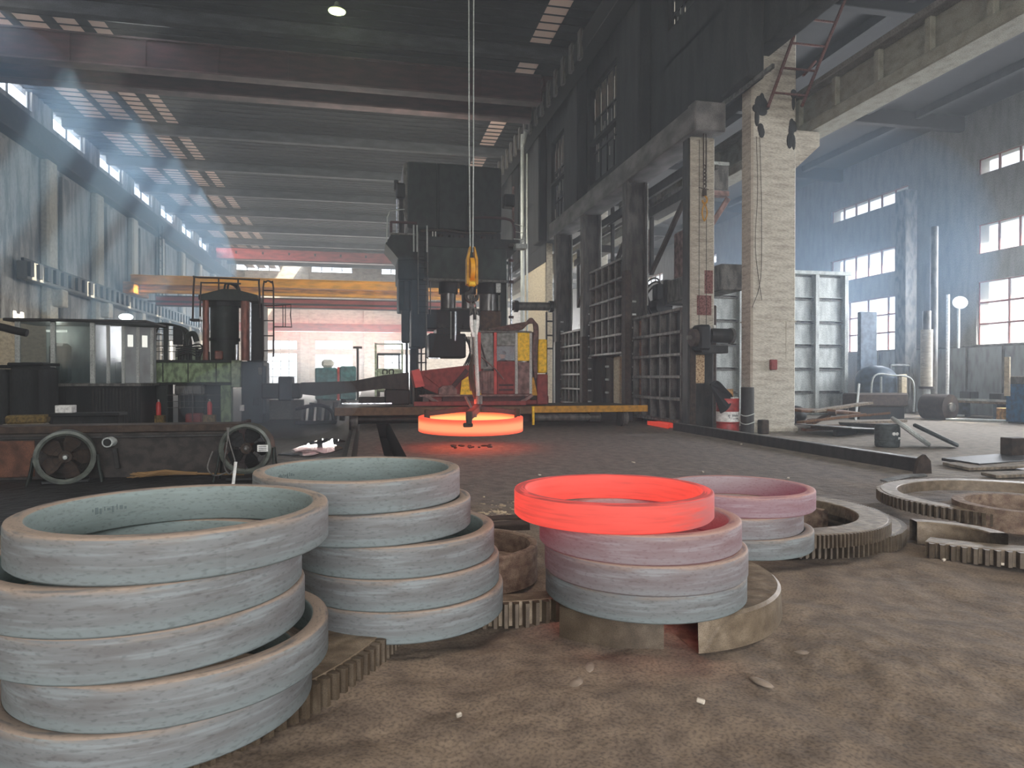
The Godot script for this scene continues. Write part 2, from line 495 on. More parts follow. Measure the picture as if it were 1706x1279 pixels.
# ---------------------------------------------------------------- the scene
func area(called: String, at: Vector3, toward: Vector3, w: float, h: float, c: Color, e: float) -> void:
	var l := AreaLight3D.new()
	l.name = numbered(self, called)
	l.area_size = Vector2(w, h)
	l.light_color = c
	l.light_energy = e
	l.area_range = 120.0
	l.area_attenuation = 2.0
	l.shadow_enabled = true
	add_child(l, true)
	l.look_at_from_position(at, at + toward, Vector3.UP if absf(toward.normalized().y) < 0.9 else Vector3.FORWARD)

func smoke(called: String, at: Vector3, size: Vector3, density: float, c: Color) -> void:
	var v := FogVolume.new()
	v.name = called
	v.shape = RenderingServer.FOG_VOLUME_SHAPE_ELLIPSOID
	v.size = size
	v.position = at
	var m := FogMaterial.new()
	m.density = density
	m.albedo = c
	m.edge_fade = 0.6
	v.material = m
	v.set_meta("kind", "stuff")
	tag(v, {"shaft_smoke": "thin blue smoke added under the roof along the left wall to show sun shafts", "arm_smoke": "low pale smoke drifting round the dark boom", "press_smoke": "blue smoke before the left upright of the big press", "yard_smoke": "thin blue smoke before the right bay's windows"}[called], "smoke")
	add_child(v)

func omni(called: String, at: Vector3, c: Color, e: float, size := 0.1) -> void:
	var l := OmniLight3D.new()
	l.name = numbered(self, called)
	l.position = at
	l.light_color = c
	l.light_energy = e
	l.light_size = size
	l.omni_range = 60.0
	l.omni_attenuation = 2.0
	l.shadow_enabled = true
	add_child(l, true)

func _ready() -> void:
	var cam := Camera3D.new()
	cam.name = "camera"
	cam.fov = 58.15
	cam.near = 0.1
	cam.far = 400.0
	cam.position = Vector3(0, 1.5, 0)
	cam.rotation_degrees = Vector3(-0.5, -12.0, 0)
	add_child(cam)
	var env := Environment.new()
	env.background_mode = Environment.BG_SKY
	var sky := Sky.new()
	var sm := ProceduralSkyMaterial.new()
	sm.sky_top_color = Color(0.85, 0.9, 0.97)
	sm.sky_horizon_color = Color(0.95, 0.97, 1.0)
	sm.ground_bottom_color = Color(0.35, 0.34, 0.32)
	sm.ground_horizon_color = Color(0.6, 0.6, 0.58)
	sky.sky_material = sm
	env.sky = sky
	env.background_energy_multiplier = 6.0
	env.tonemap_mode = Environment.TONE_MAPPER_LINEAR
	env.tonemap_exposure = 1.08
	env.sdfgi_enabled = true
	env.ssao_enabled = true
	env.ssil_enabled = true
	env.volumetric_fog_enabled = true
	env.volumetric_fog_density = 0.0042
	env.volumetric_fog_albedo = Color(0.94, 0.97, 1.0)
	env.volumetric_fog_anisotropy = 0.3
	var we := WorldEnvironment.new()
	we.name = "environment"
	we.environment = env
	add_child(we)
	# the sun stands over the right bay and shines in through its windows and the clear slots added to the main roof
	var sun := DirectionalLight3D.new()
	sun.name = "sun"
	sun.light_color = Color(1.0, 0.96, 0.88)
	sun.light_energy = 34.0
	sun.light_angular_distance = 0.6
	sun.sky_mode = DirectionalLight3D.SKY_MODE_LIGHT_ONLY
	sun.shadow_enabled = true
	add_child(sun)
	sun.look_at_from_position(Vector3(40, 40, 0), Vector3(40, 40, 0) + Vector3(-1.0, -1.6, -0.1), Vector3.UP)
	# daylight through the openings: the doorway behind the camera, the windows of both bays
	area("doorway_daylight", Vector3(2, 5.0, 13.5), Vector3(0, -0.15, -1), 16.0, 8.0, Color(1.0, 0.98, 0.95), 280.0)
	# overhead light added below the roof sheets to brighten the foreground
	area("added_top_light", Vector3(2.0, 16.6, -1.5), Vector3(0, -1, 0.001), 16.0, 6.0, Color(1.0, 0.97, 0.93), 130.0)
	for z: float in [-38.0, -29.5, -20.6, -11.7]:
		area("right_window_daylight", Vector3(23.9, 5.0, z), Vector3(-1, -0.1, 0), 5.2, 5.0, SKY_LIGHT, 185.0)
	for z: float in [-66.0, -84.0]:
		area("far_right_daylight", Vector3(23.9, 5.0, z), Vector3(-1, 0, 0), 16.0, 6.0, Color(1.0, 0.98, 0.95), 900.0)
	for k in 9:
		area("left_window_daylight", Vector3(-18.75, 16.8, -26.0 - 7.33 * k), Vector3(1, -0.15, 0), 4.6, 1.1, SKY_LIGHT, 80.0)
	area("far_window_daylight", Vector3(-4, 5.0, -100.6), Vector3(0, 0, 1), 16.0, 6.0, Color(1.0, 0.98, 0.95), 1300.0)
	make_materials()
	smoke("shaft_smoke", Vector3(-15.0, 11.0, -50), Vector3(8.5, 14, 58), 0.024, Color(0.62, 0.82, 1.0))  # smoke added and tinted blue so the sun shafts show
	smoke("arm_smoke", Vector3(-2.4, 0.9, -19.5), Vector3(4.5, 2.2, 7), 0.05, Color(0.85, 0.93, 1.0))
	smoke("press_smoke", Vector3(1.6, 4.0, -28.5), Vector3(2.6, 5.0, 3.5), 0.035, Color(0.65, 0.85, 1.0))
	smoke("yard_smoke", Vector3(18.5, 6.0, -26), Vector3(9, 11, 16), 0.012, Color(0.62, 0.82, 1.0))
	build_shell()
	build_rings()
	build_furnace()
	build_yard()
	build_press()
	build_cart()
	build_left()
	build_cranes()

func hole_wall(parent: Node, called: String, m: Material, axis: String, at: float, thick: float, a0: float, a1: float, y0: float, y1: float, holes: Array) -> void:
	# a wall along x or z between a0 and a1 with rectangular openings [a, b, low, high], as boxes round them joined into one mesh
	var st := begin()
	var cuts := [a0, a1]
	for h: Array in holes:
		cuts.append(h[0]); cuts.append(h[1])
	cuts.sort()
	for i in cuts.size() - 1:
		var c0: float = cuts[i]
		var c1: float = cuts[i + 1]
		if c1 - c0 < 0.001:
			continue
		var mid := (c0 + c1) * 0.5
		var spans := []
		for h: Array in holes:
			if mid > h[0] and mid < h[1]:
				spans.append([h[2], h[3]])
		spans.sort_custom(func(p, q): return p[0] < q[0])
		var low := y0
		spans.append([y1, y1])
		for s: Array in spans:
			if s[0] - low > 0.001:
				var c := Vector3(at, (low + s[0]) * 0.5, mid)
				var sz := Vector3(thick, s[0] - low, c1 - c0)
				if axis == "x":
					c = Vector3(mid, (low + s[0]) * 0.5, at)
					sz = Vector3(c1 - c0, s[0] - low, thick)
				box(st, c, sz)
			low = s[1]
	var o := put(called, st, m, parent)
	if parent == null:
		o.set_meta("kind", "structure")

func build_shell() -> void:
	# ground: one uneven sheet, finer near the camera, with the trench left open
	var xs := []
	var zs := []
	var v := -20.0
	while v < -3.0:
		xs.append(v); v += 1.4
	v = -2.6
	while v < 7.6:
		xs.append(v); v += 0.07
	xs.append(7.7); v = 8.7
	while v <= 26.0:
		xs.append(v); v += 1.4
	xs.append(0.35); xs.append(0.77); xs.append(-0.45)
	xs.sort()
	v = 14.0
	while v > -1.0:
		zs.append(v); v -= 2.0
	v = -1.2
	while v > -8.0:
		zs.append(v); v -= 0.07
	while v > -30.0:
		zs.append(v); v -= 0.6
	while v > -104.0:
		zs.append(v); v -= 3.0
	var f := FastNoiseLite.new()
	f.seed = 4
	f.frequency = 0.55
	f.fractal_octaves = 5
	var f2 := FastNoiseLite.new()
	f2.seed = 9
	f2.frequency = 0.22
	f2.fractal_octaves = 3
	var st := begin()
	var so := begin()
	st.set_smooth_group(1)
	so.set_smooth_group(1)
	var brown := Color(0.27, 0.215, 0.165)
	var greyish := Color(0.215, 0.187, 0.172)
	for i in xs.size() - 1:
		for j in zs.size() - 1:
			var x0: float = xs[i]
			var x1: float = xs[i + 1]
			var z0: float = zs[j]
			var z1: float = zs[j + 1]
			var mx := (x0 + x1) * 0.5
			var mz := (z0 + z1) * 0.5
			if mx > 0.35 and mx < 0.77 and mz < -9.0 and mz > -26.0:
				continue
			var oily := mx < -0.45 and mz < -7.5
			var s := so if oily else st
			var P := []
			for q: Vector2 in [Vector2(x0, z0), Vector2(x1, z0), Vector2(x1, z1), Vector2(x0, z1)]:
				var w := smoothstep(-9.0, -6.5, q.y) * smoothstep(0.5, -1.5, q.y)
				var h := f.get_noise_2d(q.x, q.y) * 0.085 * w + f2.get_noise_2d(q.x * 9.0, q.y * 9.0) * 0.012 * w
				P.append(Vector3(q.x, h, q.y))
			for t: Array in [[0, 1, 2], [0, 2, 3]]:
				for k: int in t:
					var p: Vector3 = P[k]
					var a := clampf(smoothstep(-6.6, -9.5, p.z + f2.get_noise_2d(p.x * 2.0, p.z * 2.0) * 3.0) * smoothstep(9.0, 7.0, p.x), 0.0, 1.0)
					var c := brown.lerp(greyish, a)
					if p.x > 8.5:
						c = Color(0.33, 0.30, 0.26)
					s.set_color(c)
					s.add_vertex(p)
	var fl := put("floor", st, M.floor_dirt)
	fl.set_meta("kind", "structure")
	put("oily_ground", so, M.oily_floor, fl)
	# the trench: two sides and a bottom
	wb(fl, "trench_side", M.steel_black, 0.29, 0.35, -0.7, -0.005, -26, -9, 0)
	wb(fl, "trench_side", M.steel_black, 0.77, 0.83, -0.7, -0.005, -26, -9, 0)
	wb(fl, "trench_bottom", M.steel_black, 0.2, 0.9, -0.76, -0.7, -27, -8, 0)
	wb(fl, "trench_end", M.steel_black, 0.3, 0.82, -0.7, -0.005, -26.8, -25.6, 0)
	wb(fl, "trench_end", M.steel_black, 0.3, 0.82, -0.7, -0.005, -9.4, -8.4, 0)
	# left wall with its strip of high windows
	var holes := []
	for k in 11:
		var zc := -26.0 - 7.33 * k + 7.33
		holes.append([zc - 2.35, zc + 2.35, 16.2, 17.35])
	hole_wall(null, "wall_left", M.left_wall, "z", -18.15, 0.3, -102, 14, 0, 18.2, holes)
	var wl := get_node("wall_left")
	tag(wl, "tall streaked grey left wall with strip windows under the roof", "wall")
	for k in 11:
		var zc := -29.7 - 7.33 * k + 7.33
		wb(wl, "pilaster", M.concrete, -18, -17.5, 0, 13.95, zc - 0.62, zc + 0.62, 0.12)
		wb(wl, "pilaster_rib", M.left_wall, -18, -17.75, 0, 13.6, zc - 3.2, zc - 1.9, 0.05)
	wb(wl, "ledge_beam", M.steel_dark, -18, -17.2, 13.9, 15.3, -101, 13, 0.03)
	for k in 11:
		var zc := -26.0 - 7.33 * k + 7.33
		var w := struct("window_%d" % (k + 1), "strip window high in the left wall, number %d counted from the camera end" % (k + 1), "window")
		w.position = Vector3(-18.2, 16.775, zc)
		var fr := begin()
		for q: float in [-0.55, 0.55]:
			box(fr, Vector3(0, q, 0), Vector3(0.1, 0.06, 4.7))
		for q: float in [-2.32, 0.0, 2.32]:
			box(fr, Vector3(0, 0, q), Vector3(0.1, 1.1, 0.06))
		put("frame", fr, M.steel_dark, w)
		for q in 2:
			wb(w, "pane", M.glass, -18.21, -18.19, 16.24, 17.3, zc - 2.29 + 2.32 * q, zc - 0.03 + 2.32 * q, 0)
	# far end wall
	var fh := [[-13.75, -9.35, 5.5, 6.72], [-13.75, -9.35, 0.6, 4.95], [-6.9, -1.75, 5.55, 6.8], [-6.9, -1.75, 2.3, 4.85], [2.7, 7.2, 5.6, 6.9], [2.7, 7.2, 0.1, 4.9],
		[-17.4, -11.6, 16.4, 17.3], [-7.4, -1.8, 16.4, 17.3], [2.3, 7.8, 16.4, 17.3]]
	hole_wall(null, "wall_back", M.far_wall, "x", -101.3, 0.6, -18.6, 26, 0, 18.2, fh)
	var wbk := get_node("wall_back")
	tag(wbk, "pale brick end wall far behind the press", "wall")
	for x: float in [-15.6, -8.3, 0.4, 8.6]:
		wb(wbk, "pier", M.far_wall, x - 0.6, x + 0.6, 0, 16.3, -101, -100.6, 0.03)
	var n := 11
	for h: Array in fh:
		n += 1
		var w := struct("window_%d" % n, "far window in the pale end wall, %s" % (["upper left light", "tall left light behind the green machine", "upper middle light", "lower middle light", "upper right light beside the press", "tall right light beside the press", "leftmost of the three lights under the roof", "middle of the three lights under the roof", "rightmost of the three lights under the roof"][n - 12]), "window")
		w.position = Vector3((h[0] + h[1]) * 0.5, h[2], -101.2)
		var cols := 4
		var rows := maxi(1, roundi((h[3] - h[2]) / 1.1))
		var fr := begin()
		var cw: float = (h[1] - h[0]) / cols
		var rh: float = (h[3] - h[2]) / rows
		for i in cols + 1:
			box(fr, Vector3(-(h[1] - h[0]) * 0.5 + cw * i, (h[3] - h[2]) * 0.5, 0), Vector3(0.09, h[3] - h[2], 0.1))
		for i in rows + 1:
			box(fr, Vector3(0, rh * i, 0), Vector3(h[1] - h[0], 0.09, 0.1))
		put("frame", fr, M.steel_grey, w)
		for i in cols:
			for j in rows:
				wb(w, "pane", M.glass, h[0] + cw * i + 0.05, h[0] + cw * (i + 1) - 0.05, h[2] + rh * j + 0.05, h[2] + rh * (j + 1) - 0.05, -101.21, -101.19, 0)
	# dark wall between the bays, above the furnaces
	var rh2 := [[-37.4, -34.9, 9.6, 14.6], [-30.6, -27.2, 10.4, 14.8], [-22.2, -19.0, 13.4, 15.2]]
	hole_wall(null, "wall_middle", M.soot_wall, "z", 10.45, 0.5, -102, -17.4, 9.3, 18.2, rh2)
	var wm := get_node("wall_middle")
	tag(wm, "soot-dark wall over the furnaces with dim windows", "wall")
	hole_wall(wm, "near_stretch", M.soot_wall, "z", 10.45, 0.5, -17.4, 14, 10.2, 18.2, [])
	for zc: float in [-17.0, -24.3, -31.7, -39.0, -46.4, -53.7, -61.0]:
		wb(wm, "pilaster", M.soot_wall, 9.7, 10.2, 9.3, 16.4, zc - 0.7, zc + 0.7, 0.05)
	n = 20
	var rng := RandomNumberGenerator.new()
	rng.seed = 77
	for h: Array in rh2:
		n += 1
		var w := struct("window_%d" % n, "dim sooty window in the dark wall over the furnaces, %s" % ["farthest one", "middle one with broken lower panes", "nearest one at the picture's top edge"][n - 21], "window")
		w.position = Vector3(10.45, h[2], (h[0] + h[1]) * 0.5)
		var fr := begin()
		var wz: float = h[1] - h[0]
		var hy: float = h[3] - h[2]
		for i in 5:
			box(fr, Vector3(0, hy * 0.5, -wz * 0.5 + wz * 0.25 * i), Vector3(0.12, hy, 0.09))
		for i in 4:
			box(fr, Vector3(0, hy / 3.0 * i, 0), Vector3(0.12, 0.09, wz))
		put("frame", fr, M.steel_black, w)
		for i in 4:
			for j in 3:
				wb(w, "pane", M.window_soot if j == 2 else M.window_black, 10.44, 10.46, h[2] + hy / 3.0 * j + 0.05, h[2] + hy / 3.0 * (j + 1) - 0.05, h[0] + wz * 0.25 * i + 0.05, h[0] + wz * 0.25 * (i + 1) - 0.05, 0)
			for j in 3:
				var sh := rng.randf()
				wb(w, "glass_shard", M.shard, 10.40, 10.43, h[2] + hy * (0.05 + 0.5 * sh), h[2] + hy * (0.12 + 0.5 * sh + 0.12 * rng.randf()), h[0] + wz * (0.25 * i + 0.02 + 0.07 * j), h[0] + wz * (0.25 * i + 0.035 + 0.07 * j), 0)
	# right bay: outer wall with three tiers of windows
	var rw := []
	for zc: float in [-91.4, -82.5, -73.6, -64.7, -55.8, -46.9, -38.0, -29.5, -20.6, -11.7, -2.8]:
		rw.append([zc - 2.65, zc + 2.65, 2.8, 5.35])
		rw.append([zc - 2.65, zc + 2.65, 6.45, 7.62])
		rw.append([zc - 2.65, zc + 2.65, 9.6, 10.24])
	hole_wall(null, "wall_right", M.concrete_dark, "z", 24.3, 0.6, -102, 14, 0, 12.6, rw)
	tag(get_node("wall_right"), "hazy outer wall of the right bay with bright windows", "wall")
	n = 23
	var tier := ["lower", "middle", "upper"]
	for i in rw.size():
		var h: Array = rw[i]
		n += 1
		var w := struct("window_%d" % n, "bright %s-row window in the right bay's outer wall, bay %d from the camera end" % [tier[i % 3], 11 - i / 3], "window")
		w.position = Vector3(24.15, h[2], (h[0] + h[1]) * 0.5)
		var fr := begin()
		var rows := 3 if i % 3 == 0 else 1
		var cols := 4 if i % 3 == 0 else 6
		var cw: float = (h[1] - h[0]) / cols
		var rhh: float = (h[3] - h[2]) / rows
		for k in cols + 1:
			box(fr, Vector3(0, (h[3] - h[2]) * 0.5, -(h[1] - h[0]) * 0.5 + cw * k), Vector3(0.08, h[3] - h[2], 0.07))
		for k in rows + 1:
			box(fr, Vector3(0, rhh * k, 0), Vector3(0.08, 0.07, h[1] - h[0]))
		put("frame", fr, M.red_paint, w)
		for k in cols:
			for j in rows:
				wb(w, "pane", M.dimming_glass, 24.14, 24.16, h[2] + rhh * j + 0.04, h[2] + rhh * (j + 1) - 0.04, h[0] + cw * k + 0.04, h[0] + cw * (k + 1) - 0.04, 0)
	# wall behind the camera with its tall doorway
	hole_wall(null, "wall_front", M.left_wall, "x", 14.3, 0.6, -18.6, 26, 0, 18.2, [[-6, 10, 0, 9.2]])
	tag(get_node("wall_front"), "wall behind the camera with a tall doorway", "wall")
	# roofs
	var ce := struct("ceiling", "dark corrugated roof of the main bay on deep cross beams", "ceiling")
	ce.position = Vector3(0, 17.3, 0)
	var strips := [[-16.6, -15.4], [-15.0, -13.9], [-13.4, -12.5], [-12.0, -11.3], [-11.0, -8.6], [7.6, 8.6]]
	var edge := -18.6
	for s: Array in strips + [[10.7, 10.7]]:
		wb(ce, "roof_sheet", M.roof_sheet, edge, s[0], 17.3, 17.42, -102, 14, 0)
		edge = s[1]
	for k in 16:
		var z1 := -3.0 + 14.66 - 7.33 * k
		var z0 := z1 - 7.33
		wb(ce, "cross_beam", M.roof_beam, -18.0, 10.2, 16.72, 17.3, z1 - 0.2, z1 + 0.2, 0.02)
		for s: Array in strips:
			# widest row: clear unseen slots, added for sun shafts; the others are tinted sheets
			var clear: bool = s[0] == -11.0
			var za := z1 - (1.5 if clear else 6.83)
			var zb := z1 - (0.2 if clear else 0.5)
			wb(ce, "skylight_or_shaft_slot", M.glass if clear else M.skylight_sheet, s[0], s[1], 17.34, 17.36, za, zb, 0)
			wb(ce, "roof_sheet", M.roof_sheet, s[0], s[1], 17.3, 17.42, zb, zb + 7.33 - (zb - za), 0)
		var ribs := begin()
		for i in 10:
			box(ribs, Vector3(-4.0, 17.26, z0 + 0.5 + 0.68 * i) - Vector3(0, 17.3, 0), Vector3(28.4, 0.05, 0.05))
		put("roof_rib", ribs, M.roof_sheet, ce)
	var c2 := struct("ceiling_001", "low dark roof over the right bay", "ceiling")
	c2.position = Vector3(17.5, 12.2, 0)
	wb(c2, "roof_sheet", M.roof_black, 10.2, 24.6, 12.2, 12.35, -102, 14, 0)
	for k in 16:
		var z1 := -2.0 + 14.66 - 7.33 * k
		wb(c2, "cross_beam", M.roof_black, 10.7, 24.0, 11.6, 12.2, z1 - 0.15, z1 + 0.15, 0.02)
	for x: float in [12.5, 14.8, 17.1, 19.4, 21.7]:
		wb(c2, "purlin", M.roof_sheet, x - 0.1, x + 0.1, 11.9, 12.2, -101, 13, 0)

# ---------------------------------------------------------------- forged rings and gears
func ring_image(hot: bool) -> ImageTexture:
	var im := Image.create(1024, 256, false, Image.FORMAT_RGB8)
	var f := FastNoiseLite.new()
	f.seed = 40
	f.frequency = 1.0
	f.fractal_octaves = 5
	var dark := Color(0.37, 0.358, 0.352)
	var mid := Color(0.43, 0.434, 0.433)
	var pale := Color(0.505, 0.53, 0.53)
	var tan_c := Color(0.55, 0.485, 0.43)
	for x in 1024:
		var a := TAU * x / 1024.0
		var cx := cos(a) * 1.6
		var cz := sin(a) * 1.6
		for y in 256:
			var v := y / 255.0
			var n := f.get_noise_3d(cx, cz, v * 9.0)
			var s := f.get_noise_3d(cx * 0.8 + 20.0, cz * 0.8, v * 20.0)
			var g := f.get_noise_3d(cx * 9.0, cz * 9.0 + 7.0, v * 30.0)
			var c: Color
			if hot:
				# skin of cooler scale on the rim, red heat on the flanks
				var k := 0.92 + 0.1 * s + 0.1 * n
				c = Color(1.0, 0.30, 0.25) * clampf(k, 0.4, 1.0)
				if v > 0.365 and v < 0.515:
					c = Color(0.6, 0.16, 0.15).lerp(Color(0.84, 0.24, 0.22), smoothstep(-0.1, 0.4, n + s))
				var cool := smoothstep(0.35, 1.0, cos(a - 0.3) + 0.4 * n)
				if v > 0.5:
					c = c.lerp(Color(0.66, 0.36, 0.36), cool * 0.9)
			else:
				c = mid.lerp(dark, smoothstep(-0.25, 0.6, n + 0.3 * s) * 0.85).lerp(pale, smoothstep(0.0, 0.6, s - 0.5 * n) * 0.7)
				if v < 0.365:
					c = Color(0.46, 0.52, 0.505).lerp(c, 0.3)
				elif v < 0.515:
					c = tan_c.lerp(dark, smoothstep(0.1, 0.6, n))
				else:
					var edge := smoothstep(0.07, 0.0, absf(v - 0.515)) * smoothstep(-0.3, 0.3, n)
					c = c.lerp(tan_c, edge * 0.7)
					c = c.lerp(Color(0.51, 0.555, 0.555), smoothstep(0.7, 0.85, v + 0.12 * n) * 0.7)
				c *= 1.0 - 0.14 * smoothstep(0.1, 0.55, g)
			im.set_pixel(x, y, c)
	im.generate_mipmaps()
	return ImageTexture.create_from_image(im)

func hanging_heat() -> ImageTexture:
	# hotter and yellower inside and in the middle of the flank, redder at the edges where it cools
	var im := Image.create(8, 128, false, Image.FORMAT_RGB8)
	for y in 128:
		var v := y / 127.0
		var c := Color(1.0, 0.5, 0.3)
		if v < 0.35:
			c = Color(1.0, 0.8, 0.48).lerp(Color(1.0, 0.5, 0.28), smoothstep(0.24, 0.35, v))
		elif v < 0.52:
			c = Color(0.95, 0.33, 0.22)
		else:
			c = Color(1.0, 0.36, 0.22).lerp(Color(1.0, 0.62, 0.42), smoothstep(0.52, 0.66, v)).lerp(Color(1.0, 0.36, 0.25), smoothstep(0.74, 0.86, v))
		for x in 8:
			im.set_pixel(x, y, c)
	return ImageTexture.create_from_image(im)

func ring_mesh(r: float, h: float, w: float, n := 128) -> ArrayMesh:
	var st := begin()
	var b := 0.012
	var i := r - w
	lathe(st, [Vector2(i + 0.004, 0.0), Vector2(i, 0.006), Vector2(i, h - b), Vector2(i + b * 0.35, h - b * 0.3), Vector2(i + b, h), Vector2(r - b * 1.2, h), Vector2(r - b * 0.35, h - b * 0.35), Vector2(r, h - b * 1.3), Vector2(r, b), Vector2(r - b, 0.0), Vector2(i + 0.004, 0.0)], n, 0.0, TAU, TAU, false)
	st.generate_normals()
	return st.commit()

func make_ring_materials() -> void:
	var cold := StandardMaterial3D.new()
	cold.resource_name = "ring_scale"
	T.ring = ring_image(false)
	T.ring_hot = ring_image(true)
	cold.albedo_texture = T.ring
	cold.roughness = 0.72
	cold.metallic = 0.0
	M.ring = cold
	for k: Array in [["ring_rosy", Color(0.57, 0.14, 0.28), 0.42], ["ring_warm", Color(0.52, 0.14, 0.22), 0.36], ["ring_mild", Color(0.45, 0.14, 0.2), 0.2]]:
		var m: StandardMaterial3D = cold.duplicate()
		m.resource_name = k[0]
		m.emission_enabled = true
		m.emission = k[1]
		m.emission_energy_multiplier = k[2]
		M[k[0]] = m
	var hot := StandardMaterial3D.new()
	hot.resource_name = "ring_hot"
	hot.albedo_color = Color(0.35, 0.2, 0.18)
	hot.roughness = 0.8
	hot.emission_enabled = true
	hot.emission = Color(1, 1, 1)
	hot.emission_operator = BaseMaterial3D.EMISSION_OP_MULTIPLY
	hot.emission_texture = T.ring_hot
	hot.emission_energy_multiplier = 1.0
	M.ring_hot = hot
	var w := StandardMaterial3D.new()
	w.resource_name = "ring_white_hot"
	w.albedo_color = Color(0.35, 0.2, 0.18)
	w.emission_enabled = true
	w.emission = Color(1, 1, 1)
	w.emission_operator = BaseMaterial3D.EMISSION_OP_MULTIPLY
	w.emission_texture = hanging_heat()
	w.emission_energy_multiplier = 1.15
	M.ring_white_hot = w

func one_ring(mesh: Mesh, m: Material, at: Vector3, turn: float, label: String, group: String, tilt := 0.0) -> void:
	var o := put_mesh("forged_ring", mesh, m, null, at, Basis.from_euler(Vector3(tilt, turn, 0)))
	tag(o, label, "ring", group)
	if label.begins_with("topmost grey"):
		# faint strokes of an unreadable mark on the inner wall
		var st := begin()
		for k in 9:
			var a := (3.75 if "left stack," in label else 3.55) + 0.035 * k + turn
			box(st, Vector3(cos(a) * 0.5285, 0.1 - 0.004 * (k % 3), sin(a) * 0.5285), Vector3(0.002, 0.012 + 0.006 * (k * 7 % 4), 0.003 + 0.005 * (k * 5 % 3)), 0, Basis(Vector3.UP, -a))
		put("chalk_mark", st, M.mark_grey, o)

func gear(called: String, label: String, group: String, at: Vector3, r: float, width: float, h: float, teeth: int, tooth: float, m: Material, a0: float, a1: float, b0 := 0.0, b1 := TAU) -> Node3D:
	# teeth between the angles a0 and a1 are parts of their own, those round the back are one part
	var t := thing(called, label, "gear", at, 0.0, group)
	var st := begin()
	var i := r - width
	lathe(st, [Vector2(i, 0), Vector2(i, h - 0.008), Vector2(i + 0.008, h), Vector2(r - 0.006, h), Vector2(r, h - 0.006), Vector2(r, 0), Vector2(i, 0)], 120, b0, b1)
	if b1 - b0 < 6.28:
		for e: float in [b0, b1]:
			var er := Vector3(cos(e), 0, sin(e))
			poly(st, [er * i, er * i + Vector3.UP * h, er * r + Vector3.UP * h, er * r], Vector3(-er.z, 0, er.x) * (-1.0 if e == b0 else 1.0))
	put("rim", st, m, t)
	var pitch := TAU * r / teeth
	var ts := begin()
	var o := PackedVector2Array([Vector2(-pitch * 0.36, -0.01), Vector2(-pitch * 0.27, tooth * 0.6), Vector2(-pitch * 0.17, tooth), Vector2(pitch * 0.17, tooth), Vector2(pitch * 0.27, tooth * 0.6), Vector2(pitch * 0.36, -0.01)])
	# outline lies in (along the rim, outwards); pushed up by h
	var xf := Transform3D(Basis(Vector3(0, 0, 1), Vector3(1, 0, 0), Vector3(0, 1, 0)), Vector3.ZERO)
	prism(ts, o, 0.002, h - 0.004, xf)
	ts.generate_normals()
	var mesh := ts.commit()
	var rest := SurfaceTool.new()
	rest.begin(Mesh.PRIMITIVE_TRIANGLES)
	for k in teeth:
		var a := TAU * k / teeth
		var b := Basis(Vector3.UP, -a)
		var p := Vector3(cos(a), 0, sin(a)) * r
		if fposmod(a - b0, TAU) > b1 - b0:
			continue
		var da := fposmod(a - a0, TAU)
		if da < a1 - a0:
			put_mesh("tooth", mesh, M.gear_tooth, t, p, b)
		else:
			rest.append_from(mesh, 0, Transform3D(b, p))
	if a1 - a0 >= b1 - b0 - 0.01:
		return t
	var back := MeshInstance3D.new()
	back.mesh = rest.commit()
	back.material_override = m
	back.name = "hidden_teeth"
	back.set_meta("kind", "stuff")
	t.add_child(back)
	return t

